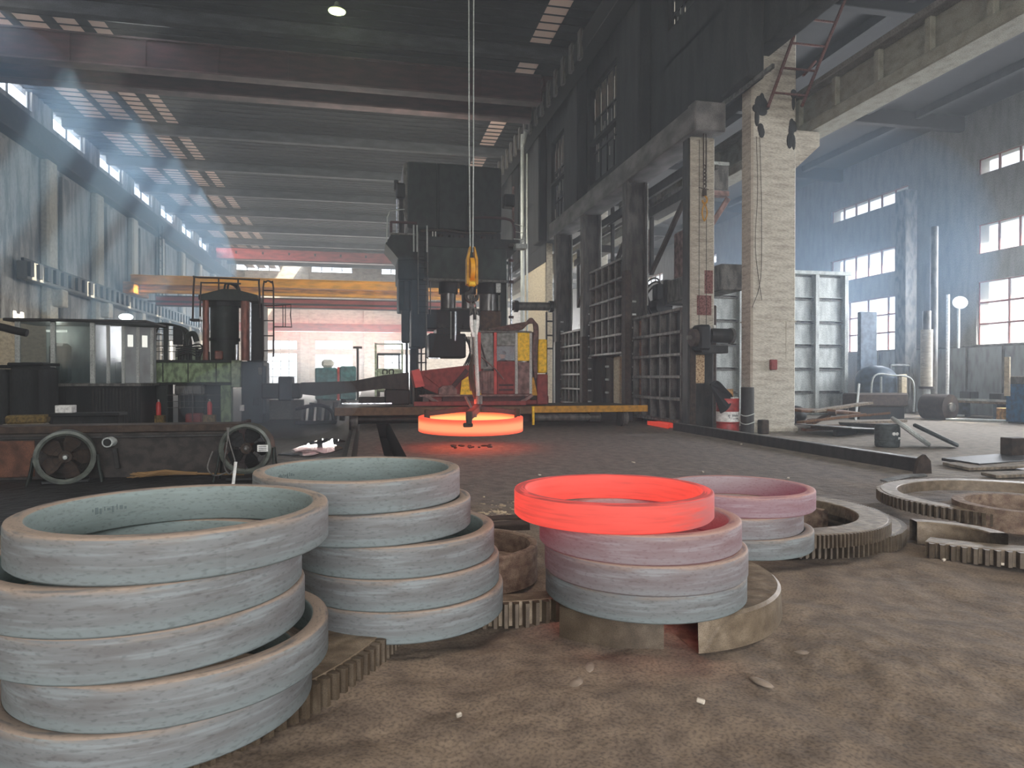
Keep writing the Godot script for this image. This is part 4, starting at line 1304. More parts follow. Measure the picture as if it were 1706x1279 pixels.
	var cp := wc(t, "tube", M.steel_grey, Vector3(6.9, 4.95, -32.5), Vector3(9.3, 4.98, -32.5), 0.2, 18)
	wc(cp, "flange", M.steel_dark, Vector3(7.0, 4.95, -32.5), Vector3(7.2, 4.95, -32.5), 0.28, 18)
	wc(cp, "flange", M.steel_dark, Vector3(8.75, 4.97, -32.5), Vector3(8.95, 4.97, -32.5), 0.28, 18)
	t = thing("lattice_post", "dark lattice frame under the thick grey pipe", "frame", Vector3(9.0, 0, -33))
	for x: float in [8.75, 9.1, 9.35]:
		wb(t, "upright", M.steel_black, x - 0.04, x + 0.04, 0.0, 4.75, -33.04, -32.96, 0)
	for y: float in [2.95, 3.6, 4.3]:
		wb(t, "bar", M.steel_black, 8.75, 9.35, y - 0.04, y + 0.04, -33.03, -32.97, 0)
	var br := struct("trim_1", "pale brick infill beyond the furnaces, sooty at its top", "wall")
	br.position = Vector3(10.4, 0, -41.5)
	wb(br, "brick_panel", M.brick_pale, 10.22, 10.6, 0, 9.28, -44.5, -38.6, 0.02)
	wb(br, "soot_band", M.soot_wall, 10.19, 10.22, 8.2, 9.28, -44.5, -38.6, 0.0)
	for x: float in [-33.4, -38.0]:
		tag(wb(null, "concrete_pier", M.concrete_light, 12.85, 13.75, 0, 11.5, x - 0.5, x, 0.04), ["nearer pale pier of the right bay seen between the furnace columns", "farther pale pier of the right bay seen between the furnace columns"][0 if x > -35 else 1], "column", "pale piers behind the furnaces")

# ---------------------------------------------------------------- things lying about in the right bay
func build_yard() -> void:
	var rng := RandomNumberGenerator.new()
	rng.seed = 12
	var t := thing("steel_sheet", "bent grey steel sheet lying left of the plank heap", "sheet", Vector3(12.35, 0, -16.2))
	var st := begin()
	box(st, Vector3(0, 0.2, 0), Vector3(1.9, 0.03, 1.5), 0.01, Basis.from_euler(Vector3(0.02, 0.5, -0.06)))
	box(st, Vector3(1.05, 0.1, -0.2), Vector3(0.5, 0.02, 1.4), 0.01, Basis.from_euler(Vector3(0.0, 0.5, -0.75)))
	put("sheet", st, M.steel_grey, t)
	st = begin()
	box(st, Vector3(-0.1, 0.09, 0.4), Vector3(1.2, 0.16, 0.1), 0.01, Basis(Vector3.UP, 0.5))
	put("support", st, M.steel_black, t)
	var pl := [[13.6, 0.5, -18.6, 3.0, 0.7, 0.35, -0.05, "broad reddish-brown board on top of the plank heap"], [12.9, 0.36, -17.2, 2.2, 0.3, 0.1, 0.08, "short board slanting across the front of the plank heap"], [13.3, 0.16, -17.0, 2.9, 0.25, 0.28, 0.0, "long plank lowest at the front of the heap"], [14.3, 0.33, -18.3, 2.4, 0.22, -0.25, 0.09, "plank jutting right from the heap towards the round covers"], [13.0, 0.28, -17.9, 2.5, 0.2, 0.75, 0.05, "pale plank crossing under the broad board"], [14.0, 0.45, -19.0, 2.6, 0.25, -0.5, -0.07, "plank behind the broad board, raised at its left end"], [12.6, 0.12, -16.6, 2.4, 0.2, 0.2, 0.0, "thin plank flat on the dirt before the heap"]]
	pl += [[13.9, 0.62, -18.2, 2.3, 0.4, 0.15, 0.1, "grey broken board lying slantwise across the top of the heap"], [13.2, 0.5, -17.6, 1.6, 0.22, 0.9, -0.12, "short pale board propped on the heap's front"], [14.6, 0.2, -17.6, 1.9, 0.3, -0.1, 0.03, "wide thin board at the right end of the heap"]]
	for p: Array in pl:
		st = begin()
		box(st, Vector3.ZERO, Vector3(p[3], 0.07, p[4]), 0.008, Basis.from_euler(Vector3(rng.randf_range(-0.1, 0.1), p[5], p[6])))
		tag(put("plank", st, M.wood if rng.randf() < 0.6 else M.wood_grey, null, Vector3(p[0], p[1], p[2])), p[7], "plank", "planks heaped in the right bay")
	t = thing("rag_bundle", "dark bundle lying at the left end of the plank heap", "bundle", Vector3(13.4, 0, -20.2))
	st = begin()
	ball(st, Vector3(0, 0.25, 0), Vector3(0.5, 0.32, 0.4), 12, 7)
	ball(st, Vector3(0.35, 0.3, 0.1), Vector3(0.35, 0.3, 0.3), 12, 7)
	put("bundle", st, M.steel_black, t)
	t = thing("iron_keg", "squat dark grey keg standing by the leaning round covers", "keg", Vector3(11.12, 0, -13.0))
	st = begin()
	lathe(st, [Vector2(0, 0), Vector2(0.22, 0), Vector2(0.245, 0.03), Vector2(0.25, 0.12), Vector2(0.243, 0.14), Vector2(0.25, 0.16), Vector2(0.25, 0.4), Vector2(0.235, 0.47), Vector2(0.2, 0.5), Vector2(0, 0.5)], 28)
	put("shell", st, M.steel_keg, t)
	st = begin()
	ball(st, Vector3(0.0, 0.3, 0.24), Vector3(0.09, 0.05, 0.012), 8, 4)
	ball(st, Vector3(0.09, 0.2, 0.23), Vector3(0.05, 0.03, 0.012), 8, 4)
	put("paint_splash", st, M.white_paint, t)
	# two round covers leaning one behind the other
	for k in 2:
		var at := Vector3(11.66, 0.335, -12.95) if k == 0 else Vector3(12.12, 0.26, -12.75)
		t = thing("round_cover", ["front round steel cover leaning beside the keg, pale edge", "rear round steel cover leaning lowest to the right of the keg"][k], "cover", at, 0.0, "round covers leaning by the keg")
		t.rotation = Vector3(0, -0.62, -0.68 if k == 0 else -0.48)
		st = begin()
		lathe(st, [Vector2(0.34, -0.03), Vector2(0.38, -0.045), Vector2(0.46, -0.04), Vector2(0.48, 0.0), Vector2(0.46, 0.04), Vector2(0.38, 0.045), Vector2(0.34, 0.03), Vector2(0.34, -0.03)], 48)
		put("rim", st, M.steel_pale if k == 0 else M.steel_keg, t)
		st = begin()
		lathe(st, [Vector2(0.0, -0.015), Vector2(0.35, -0.015), Vector2(0.35, 0.015), Vector2(0.0, 0.015)], 40)
		put("plate", st, M.steel_keg, t)
		st = begin()
		box(st, Vector3(0, 0.03, 0), Vector3(0.6, 0.03, 0.06), 0.008)
		put("cross_rib", st, M.steel_grey, t)
	# plates at the right edge
	var g := "steel offcuts lying at the right edge"
	var pt := [[10.75, 0.07, -9.9, 1.9, 0.05, 0.7, 0.1, "top flat offcut under the dark upright plate"], [10.3, 0.03, -9.5, 1.6, 0.05, 0.6, -0.12, "thin pale offcut sticking out left at the right edge"], [10.9, 0.02, -9.0, 1.7, 0.06, 0.35, 0.2, "narrow offcut lying lowest at the right edge"], [9.6, 0.02, -8.6, 0.9, 0.05, 0.3, -0.1, "short offcut nearest the gears at the right edge"]]
	for p: Array in pt:
		st = begin()
		box(st, Vector3.ZERO, Vector3(p[3], p[4], p[5]), 0.008, Basis.from_euler(Vector3(0.03, p[6], 0.02)))
		tag(put("offcut", st, M.steel_dark if p[3] > 1.65 else M.wood_grey, null, Vector3(p[0], p[1] + 0.03, p[2])), p[7], "offcut", g)
	tag(wb(null, "upright_plate", M.rusty_dark, 11.15, 11.52, 0.13, 0.44, -10.3, -10.05, 0.01), "dark upright plate standing on the offcuts at the right edge", "plate")
	for p: Array in [[7.6, -8.7, 0.5, 0.2, "larger dark flake of scrap before the kerb"], [8.1, -8.9, 0.3, -0.5, "smaller tilted flake of scrap before the kerb"], [7.0, -7.9, 0.34, 0.1, "pale flat chip of scrap before the wide far gear"]]:
		st = begin()
		box(st, Vector3.ZERO, Vector3(p[2], 0.02, 0.14), 0.004, Basis.from_euler(Vector3(0.1, p[3], 0.1)))
		tag(put("scrap_flake", st, M.steel_grey, null, Vector3(p[0], 0.03, p[1])), p[4], "scrap", "flakes of scrap before the kerb")
	# machines near the far windows
	t = thing("tank_machine", "blue-grey domed tank machine with rails right of the pale casing", "machine", Vector3(19.9, 0, -23.9))
	wc(t, "tank", M.steel_blue, Vector3(19.9, 0.3, -23.9), Vector3(19.9, 1.5, -23.9), 0.75, 24)
	st = begin()
	ball(st, Vector3(0, 1.5, 0), Vector3(0.75, 0.5, 0.75), 24, 10)
	put("dome", st, M.steel_blue, t)
	wb(t, "switch_box", M.brick_pale, 20.35, 20.6, 0.9, 1.65, -23.2, -23.05, 0.02)
	wt(t, "hand_rail", M.steel_pale, curve([Vector3(18.9, 0, -22.9), Vector3(18.95, 1.5, -22.9), Vector3(19.8, 1.6, -22.9), Vector3(20.7, 1.4, -22.9), Vector3(20.75, 0.2, -22.9)]), 0.035)
	wt(t, "lower_rail", M.steel_pale, [Vector3(18.92, 0.8, -22.9), Vector3(20.0, 0.85, -22.9)], 0.03)
	wc(t, "leg", M.steel_pale, Vector3(19.3, 0, -22.9), Vector3(19.3, 1.55, -22.9), 0.04)
	wt(t, "riser_pipe", M.steel_grey, curve([Vector3(20.9, 0.3, -24.4), Vector3(21.0, 1.9, -24.4), Vector3(21.1, 2.0, -24.4), Vector3(21.8, 2.0, -24.4), Vector3(21.9, 1.9, -24.4), Vector3(21.9, 0.6, -24.4)]), 0.06)
	wb(t, "cabinet", M.steel_blue, 19.75, 20.55, 0, 4.2, -24.8, -24.6, 0.03)
	t = thing("coolant_trough", "dark trough on legs before the domed tank machine", "trough", Vector3(18.4, 0, -22))
	wb(t, "basin", M.rusty_dark, 17.2, 19.4, 0.45, 0.95, -22.4, -21.6, 0.06)
	wb(t, "plinth", M.steel_black, 17.4, 19.3, 0, 0.45, -22.3, -21.7, 0.02)
	wbar(t, "leaning_bar", M.steel_pale, Vector3(17.0, 0, -21.4), Vector3(17.3, 1.3, -21.6), 0.08, 0.05)
	t = thing("rusty_barrel", "dark rusty barrel lying between the trough and the lagged pipe", "barrel", Vector3(20.1, 0, -21.2))
	wc(t, "shell", M.rusty_dark, Vector3(20.1, 0.46, -21.6), Vector3(20.3, 0.46, -20.7), 0.46, 24)
	wc(t, "hub", M.steel_grey, Vector3(20.29, 0.46, -20.75), Vector3(20.31, 0.46, -20.62), 0.16, 16)
	t = thing("lagged_pipe", "pale lagged standing pipe before the right bay's windows", "pipe", Vector3(20.5, 0, -22))
	wc(t, "lagging", M.concrete_light, Vector3(20.5, 1.15, -22), Vector3(20.5, 3.3, -22), 0.2, 16)
	wc(t, "lower_tube", M.steel_pale, Vector3(20.5, 0.0, -22), Vector3(20.5, 1.2, -22), 0.14, 16)
	wc(t, "collar", M.steel_dark, Vector3(20.5, 1.1, -22), Vector3(20.5, 1.18, -22), 0.26, 16)
	wc(t, "upper_tube", M.steel_grey, Vector3(20.5, 3.3, -22), Vector3(20.5, 4.0, -22), 0.14, 16)
	var posts := [[21.0, -22.2, 7.2, 0.13, M.steel_grey, "grey steel post just right of the lagged pipe"], [22.6, -23.2, 4.8, 0.06, M.white_paint, "thin white pole before the partition panels"], [22.7, -25.5, 9.5, 0.3, M.steel_grey, "wide dim grey column between the two bright windows"]]
	for p: Array in posts:
		st = begin()
		if p[3] > 0.2:
			box(st, Vector3(0, p[2] * 0.5, 0), Vector3(p[3] * 2, p[2], p[3] * 2), 0.03)
		else:
			cyl(st, Vector3.ZERO, Vector3(0, p[2], 0), p[3], p[3], 14)
		tag(put("steel_post", st, p[4], null, Vector3(p[0], 0, p[1])), p[5], "post")
	t = thing("wall_lamp", "round dish lamp on a thin pole left of the right edge windows", "lamp", Vector3(23.3, 0, -23.4))
	wc(t, "pole", M.steel_pale, Vector3(23.3, 2.7, -23.4), Vector3(23.3, 4.4, -23.4), 0.05)
	st = begin()
	lathe(st, [Vector2(0, -0.08), Vector2(0.18, -0.04), Vector2(0.27, 0.06), Vector2(0.25, 0.07), Vector2(0.0, 0.0)], 24)
	var o := put("dish", st, M.steel_pale, t, Vector3(0, 4.5, 0.05))
	o.rotation = Vector3(1.3, -0.6, 0)
	t = thing("partition", "low grey panel partition under the right bay's windows", "partition", Vector3(23.5, 0, -18))
	for k in 12:
		wb(t, "panel", M.partition_grey, 23.45, 23.55, 0.05, 2.7, -27.9 + 1.6 * k, -26.36 + 1.6 * k, 0.01)
		wb(t, "stile", M.steel_grey, 23.4, 23.6, 0, 2.75, -27.97 + 1.6 * k, -27.9 + 1.6 * k, 0.01)
	wb(t, "cap_rail", M.steel_grey, 23.38, 23.62, 2.72, 2.8, -28, -8.8, 0.01)
	t = thing("test_bench", "long low bench with boxes along the partition", "bench", Vector3(22.6, 0, -20))
	wb(t, "bench_top", M.wood_grey, 22.3, 23.1, 0.55, 0.68, -23, -17.5, 0.01)
	wb(t, "edge_rail", M.steel_pale, 22.27, 22.32, 0.64, 0.72, -23, -17.5, 0)
	for z: float in [-22.6, -20.9, -19.2, -17.9]:
		wb(t, "leg", M.steel_blue, 22.4, 23.0, 0, 0.55, z - 0.08, z + 0.08, 0.01)
	for k: Array in [[-22.3, 0.3, "first dark small box on the long bench from its far end"], [-21.0, 0.26, "second dark small box on the long bench from its far end"], [-19.7, 0.32, "third dark small box on the long bench from its far end"]]:
		tag(wb(null, "small_box", M.steel_dark, 22.5, 22.9, 0.685, 0.68 + k[1], k[0] - 0.25, k[0] + 0.25, 0.02), k[2], "box", "boxes on the long bench")
	tag(wb(null, "carton", M.card, 21.7, 22.2, 0, 0.45, -20.2, -19.5, 0.01), "tan cardboard carton on the floor before the long bench", "carton")
	t = thing("blue_cabinet", "blue steel cabinet cut by the right picture edge", "cabinet", Vector3(21.5, 0, -18.6))
	wb(t, "body", M.blue_paint, 20.9, 22.2, 0.05, 1.3, -19.1, -18.3, 0.02)
	wb(t, "top_panel", M.steel_grey, 20.88, 22.22, 1.3, 1.56, -19.12, -18.28, 0.02)
	wb(t, "plinth", M.steel_dark, 20.95, 22.15, 0, 0.06, -19.05, -18.35, 0)
	wb(t, "side_strip", M.brick_pale, 20.82, 20.88, 0.9, 2.2, -19.1, -18.9, 0.01)
	for k: Array in [[21.9, -22.6, 0.9, "lower grey conduit lying along the partition foot"], [20.6, -19.6, 1.6, "longer pale conduit on the floor before the bench"]]:
		st = begin()
		cyl(st, Vector3(-k[2] * 0.5, 0, -k[2] * 0.5), Vector3(k[2] * 0.5, 0, k[2] * 0.5), 0.05, 0.05, 10)
		tag(put("conduit", st, M.steel_pale, null, Vector3(k[0], 0.055, k[1])), k[3], "conduit", "conduits on the right bay floor")
	# pale chips scattered on the dirt
	var spots := [[3.4, -9.2, "pale chip on the grey floor straight behind the short ring stack"], [2.6, -10.2, "pale chip on the grey floor between the glowing ring and the red hot ring"], [5.2, -10.0, "pale chip on the grey floor behind the half-hidden gears"], [6.1, -9.1, "pale chip on the floor just before the dark scrap flakes"], [4.6, -11.4, "pale chip far out on the grey floor before the wide furnace door"], [3.0, -8.4, "pale chip nearest behind the short ring stack"], [1.75, -7.4, "pale chip on the floor behind the red hot ring's left edge"], [4.6, -4.75, "pale chip at the teeth of the lower coarse gear"], [4.95, -4.55, "pale chip at the left end of the front right gear segment"], [5.25, -4.6, "pale chip just under the teeth of the front right gear segment"], [3.3, -3.2, "pale chip on the bare dirt right of the curved base piece"], [2.5, -2.9, "pale chip on the bare dirt in the right foreground"], [5.1, -3.9, "lone pale chip on the dirt at the far right"], [1.5, -2.9, "pale chip on the dirt straight before the red hot stack"], [0.4, -3.0, "pale chip on the dirt right of the big gear's teeth"], [8.2, -14.0, "pale chip beside the long kerb"]]
	for i in spots.size():
		st = begin()
		var s := rng.randf_range(0.012, 0.022) * (1.0 if spots[i][1] > -6 else 2.0)
		box(st, Vector3(0, 0.01, 0), Vector3(s * 1.7, 0.02, s), 0.004, Basis.from_euler(Vector3(0.1, rng.randf() * 3.0, 0.15)))
		tag(put("pale_chip", st, M.chip, null, Vector3(spots[i][0], 0.012, spots[i][1])), spots[i][2], "chip", "pale chips scattered on the ground")
	var fl := [[1.13, -3.39, 0.05, "thin pale flake pressed into the dirt before the long base piece"], [1.0, -3.22, 0.06, "thin pale flake nearer the camera before the red hot stack"], [2.35, -3.3, 0.06, "pale flat flake on the dirt right of the red hot stack"], [3.15, -3.1, 0.07, "pale flat flake far right on the bare dirt"], [1.9, -3.05, 0.05, "pale flat flake in the middle of the bare dirt"]]
	for q: Array in fl:
		st = begin()
		ball(st, Vector3.ZERO, Vector3(q[2] * 1.5, 0.012, q[2] * 0.6), 9, 4)
		var fo := put("pale_flake", st, M.dirt_pale, null, Vector3(q[0], 0.006, q[1]))
		fo.rotation.y = q[0]
		tag(fo, q[3], "flake", "pale flakes on the bare dirt")
	t = thing("crumbled_plaster", "patch of crumbled pale plaster behind the middle stack", "rubble", Vector3(1.45, 0, -7.6))
	st = begin()
	for k in 90:
		ball(st, Vector3(rng.randfn() * 0.2, 0.005, rng.randfn() * 0.34), Vector3(rng.randf_range(0.008, 0.04), rng.randf_range(0.005, 0.018), rng.randf_range(0.008, 0.04)), 6, 4)
	var cr := put("crumbs", st, M.plaster, t)
	cr.set_meta("kind", "stuff")

# ---------------------------------------------------------------- the big forging press in the middle
func build_press() -> void:
	var t := thing("forging_press", "huge dark green forging press with platform and top tank in the hall's middle", "press", Vector3(4.0, 0, -32.5))
	var gd: Material = M.press_green
	# top tank
	for k in 3:
		var x: float = [1.9, 3.3, 4.66][k]
		var x1: float = [3.28, 4.64, 6.3][k]
		var tp := wb(t, "tank_panel", gd, x, x1, 8.35, 11.4, -34.5, -31.9 - 0.12 * (k / 2), 0.06)
		if k < 2:
			wb(tp, "tank_seam", M.steel_black, x1 - 0.01, x1 + 0.03, 8.4, 11.38, -31.91, -31.86, 0)
	var st := begin()
	prism(st, PackedVector2Array([Vector2(1.72, 11.25), Vector2(1.9, 11.4), Vector2(1.9, 8.6), Vector2(1.72, 9.1)]), -34.4, -32.0)
	put("tank_side", st, M.steel_grey, t, -t.position)
	# belt of machinery below the tank
	wb(t, "valve_deck", M.steel_black, 2.2, 6.3, 7.75, 8.35, -34, -32.2, 0.03)
	for k in 7:
		wc(t, "valve", M.rusty_dark if k % 2 else M.steel_dark, Vector3(2.9 + 0.5 * k, 7.75, -31.9), Vector3(2.9 + 0.5 * k, 8.1, -31.9), 0.13, 10)
	for k in 2:
		wc(t, "gauge_glass", M.white_paint, Vector3(3.03 + 0.13 * k, 7.86, -31.7), Vector3(3.03 + 0.13 * k, 8.2, -31.7), 0.03, 8)
	wt(t, "header_pipe", M.rusty_dark, curve([Vector3(2.5, 8.2, -31.7), Vector3(3.6, 8.28, -31.7), Vector3(4.6, 8.2, -31.7), Vector3(6.0, 8.25, -31.7)]), 0.06)
	# platform with the sloping wings
	st = begin()
	prism(st, PackedVector2Array([Vector2(0.9, 7.55), Vector2(1.15, 7.95), Vector2(6.8, 7.95), Vector2(7.05, 7.55), Vector2(6.45, 7.0), Vector2(1.5, 6.85)]), -34.2, -31.6)
	put("platform", st, gd, t, -t.position)
	wb(t, "deck_edge", M.steel_grey, 1.1, 2.4, 7.95, 8.03, -34.2, -31.5, 0.01)
	wb(t, "deck_edge", M.steel_grey, 6.55, 7.15, 7.6, 7.72, -33, -31.3, 0.01)
	# crown
	wb(t, "crown", gd, 1.45, 6.6, 5.95, 7.05, -34.3, -31.7, 0.05)
	wb(t, "crown_front", M.press_green2, 2.65, 6.45, 6.0, 7.5, -31.7, -31.55, 0.03)
	wb(t, "crown_lip", M.steel_grey, 2.6, 6.5, 5.93, 6.05, -31.75, -31.5, 0.02)
	# railings
	for k: Array in [[[Vector3(1.15, 8.0, -31.6), Vector3(1.15, 8.45, -31.6), Vector3(1.25, 8.52, -31.6), Vector3(2.3, 8.52, -31.6)]], [[Vector3(4.8, 8.4, -31.5), Vector3(4.85, 8.85, -31.5), Vector3(6.4, 8.9, -31.5), Vector3(6.75, 8.6, -31.4), Vector3(6.8, 8.0, -31.4)]]]:
		wt(t, "hand_rail", M.crane_dark_red, curve(k[0], 3), 0.06)
	wt(t, "guard_wire", M.steel_pale, [Vector3(0.95, 7.6, -31.5), Vector3(0.98, 8.7, -31.5), Vector3(1.1, 9.0, -31.5), Vector3(1.75, 9.1, -31.5)], 0.025)
	for k in 3:
		wt(t, "side_guard", M.steel_pale, [Vector3(6.75, 8.65 - 0.35 * k, -31.4), Vector3(7.25, 8.5 - 0.3 * k, -31.2), Vector3(7.05, 7.7, -31.2)], 0.025)
	wb(t, "side_step", M.steel_pale, 6.75, 7.3, 7.45, 7.65, -31.5, -30.9, 0.01)
	for x: float in [2.15, 2.3, 2.75]:
		wc(t, "stand_pipe", M.steel_pale, Vector3(x, 7.2, -31.45), Vector3(x, 8.4, -31.45), 0.035, 8)
	# accumulator at the upper left
	wc(t, "ram_tube", M.steel_shine, Vector3(1.5, 8.0, -32.2), Vector3(1.5, 9.7, -32.2), 0.1, 14)
	wc(t, "ram_sleeve", M.steel_dark, Vector3(1.68, 8.0, -32.2), Vector3(1.68, 9.8, -32.2), 0.08, 14)
	wb(t, "ram_head", M.steel_black, 1.38, 1.8, 9.7, 10.4, -32.5, -31.9, 0.06)
	wb(t, "ram_head", M.steel_black, 1.3, 1.5, 10.1, 10.55, -32.4, -32.0, 0.03)
	wb(t, "right_head", M.steel_black, 6.45, 6.95, 9.6, 10.2, -32.6, -32.0, 0.05)
	wbar(t, "right_brace", M.rusty_pink, Vector3(6.9, 8.9, -32.2), Vector3(6.9, 10.6, -32.2), 0.1, 0.1)
	# left and right frames
	wb(t, "left_frame", gd, 1.5, 2.1, 4.6, 5.95, -33.9, -32.0, 0.04)
	wb(t, "left_guide", M.steel_dark, 1.72, 2.0, 3.6, 6.0, -32.2, -31.9, 0.03)
	wb(t, "left_guide_block", M.steel_dark, 1.62, 1.98, 3.1, 4.6, -32.1, -31.7, 0.05)
	wc(t, "left_rod", M.steel_black, Vector3(1.85, 0.6, -31.9), Vector3(1.85, 3.1, -31.9), 0.05, 8)
	wb(t, "left_upright", M.press_blue, 2.05, 2.75, 2.9, 6.0, -33.8, -31.7, 0.05)
	wb(t, "left_upright_rib", M.steel_grey, 2.7, 2.76, 2.9, 5.9, -31.7, -31.64, 0.01)
	wb(t, "left_upright_rib", M.steel_grey, 2.9, 2.94, 4.4, 6.0, -31.7, -31.64, 0.01)
	wb(t, "left_foot", M.press_blue, 2.1, 2.5, 0, 2.9, -33.8, -33.2, 0.04)
	wb(t, "right_upright", gd, 6.25, 6.6, 0, 6.0, -33.8, -32.0, 0.05)
	var rp := wc(t, "right_pipe", M.steel_shine, Vector3(6.72, 3.4, -31.8), Vector3(6.72, 7.4, -31.8), 0.05, 10)
	for y: float in [6.95, 5.95, 4.3]:
		wc(rp, "pipe_clamp", M.crane_dark_red, Vector3(6.72, y, -31.8), Vector3(6.72, y + 0.12, -31.8), 0.12, 10)
	wc(t, "right_hose", M.steel_pale, Vector3(6.5, 3.4, -31.7), Vector3(6.5, 6.6, -31.7), 0.035, 8)
	for k in 3:
		wb(t, "warning_mark", M.white_paint, 6.46, 6.54, 6.25 + 0.35 * k, 6.45 + 0.35 * k, -31.7, -31.68, 0)
	# plungers
	for k: Array in [[3.82, 0.36, "plunger"], [4.75, 0.3, "plunger"], [5.75, 0.46, "plunger"]]:
		var pl := wc(t, k[2], M.plunger, Vector3(k[0], 4.6, -32.4), Vector3(k[0], 6.1, -32.4), k[1], 28)
		wc(pl, "gland", M.steel_black, Vector3(k[0], 5.45, -32.4), Vector3(k[0], 5.95, -32.4), k[1] + 0.09, 28)
	wb(t, "stacked_plates", M.white_paint, 6.0, 6.22, 5.5, 5.95, -31.9, -31.8, 0.01)
	# crosshead
	var ch := wb(t, "crosshead", M.steel_black, 2.65, 6.3, 3.75, 4.65, -33.6, -31.75, 0.05)
	wb(t, "crosshead_cap", M.steel_dark, 3.4, 5.2, 4.6, 4.72, -33.0, -31.7, 0.02)
	var cs := wb(t, "crosshead_side", M.rusty_brown, 5.25, 6.2, 3.5, 4.62, -31.8, -31.65, 0.03)
	wc(cs, "boss", M.rusty_brown, Vector3(5.75, 3.72, -31.7), Vector3(5.75, 3.72, -31.5), 0.2, 18)
	for x: float in [3.35, 3.55, 4.5]:
		wc(ch, "bolt_head", M.steel_dark, Vector3(x, 3.9, -31.75), Vector3(x, 3.9, -31.62), 0.1, 8)
	wc(t, "guide_rod", M.steel_shine, Vector3(4.05, 3.2, -31.6), Vector3(4.05, 4.55, -31.6), 0.06, 12)
	wc(t, "guide_rod", M.steel_pale, Vector3(3.85, 3.3, -31.6), Vector3(3.85, 4.55, -31.6), 0.03, 12)
	var ud := wb(t, "upper_die", M.steel_black, 2.85, 4.55, 2.42, 3.55, -33.2, -31.6, 0.06)
	wb(t, "die_holder", M.steel_black, 3.2, 4.3, 3.5, 3.8, -33.2, -31.7, 0.03)
	wb(ud, "die_edge", M.steel_shine, 2.85, 3.35, 2.38, 2.43, -31.7, -31.58, 0)
	var fl := wb(t, "added_flood_lamp", M.steel_dark, 3.6, 4.8, 9.6, 10.4, -34.8, -34.5, 0.03)  # added lamp, out of view, brightening the far wall and cranes
	wb(fl, "added_flood_glass", M.lamp_glow, 3.65, 4.75, 9.65, 10.35, -34.83, -34.8, 0)
	area("added_flood_light", Vector3(4.2, 10.0, -34.95), Vector3(-0.3, -0.12, -1), 1.1, 0.7, Color(1.0, 0.97, 0.9), 200.0)
	wb(t, "bed", M.steel_black, 2.2, 6.6, 0, 1.3, -34, -31.8, 0.05)
	# ladder up the left side
	var lr: MeshInstance3D
	for x: float in [2.35, 2.78]:
		lr = wc(t, "ladder_rail", M.steel_grey, Vector3(x, 4.4, -31.5), Vector3(x, 8.1, -31.5), 0.03, 8)
	for k in 14:
		wc(lr, "ladder_rung", M.steel_dark, Vector3(2.35, 4.5 + 0.25 * k, -31.5), Vector3(2.78, 4.5 + 0.25 * k, -31.5), 0.02, 6)
	# lattice at the foot
	for x: float in [2.3, 2.5, 2.7]:
		wc(t, "lattice_upright", M.steel_black, Vector3(x, 0.4, -31.6), Vector3(x, 2.9, -31.6), 0.035, 8)
	for k in 5:
		wc(t, "lattice_bar", M.steel_black, Vector3(2.3, 1.0 + 0.4 * k, -31.6), Vector3(2.75, 1.0 + 0.4 * k, -31.6), 0.03, 8)
	for k in 5:
		wt(t, "hose", M.rubber, curve([Vector3(4.4 + 0.08 * k, 3.4, -31.5), Vector3(4.7, 2.9 - 0.1 * k, -31.3), Vector3(4.6 + 0.05 * k, 2.4, -31.4), Vector3(4.3 + 0.1 * k, 1.9, -31.3)]), 0.03)

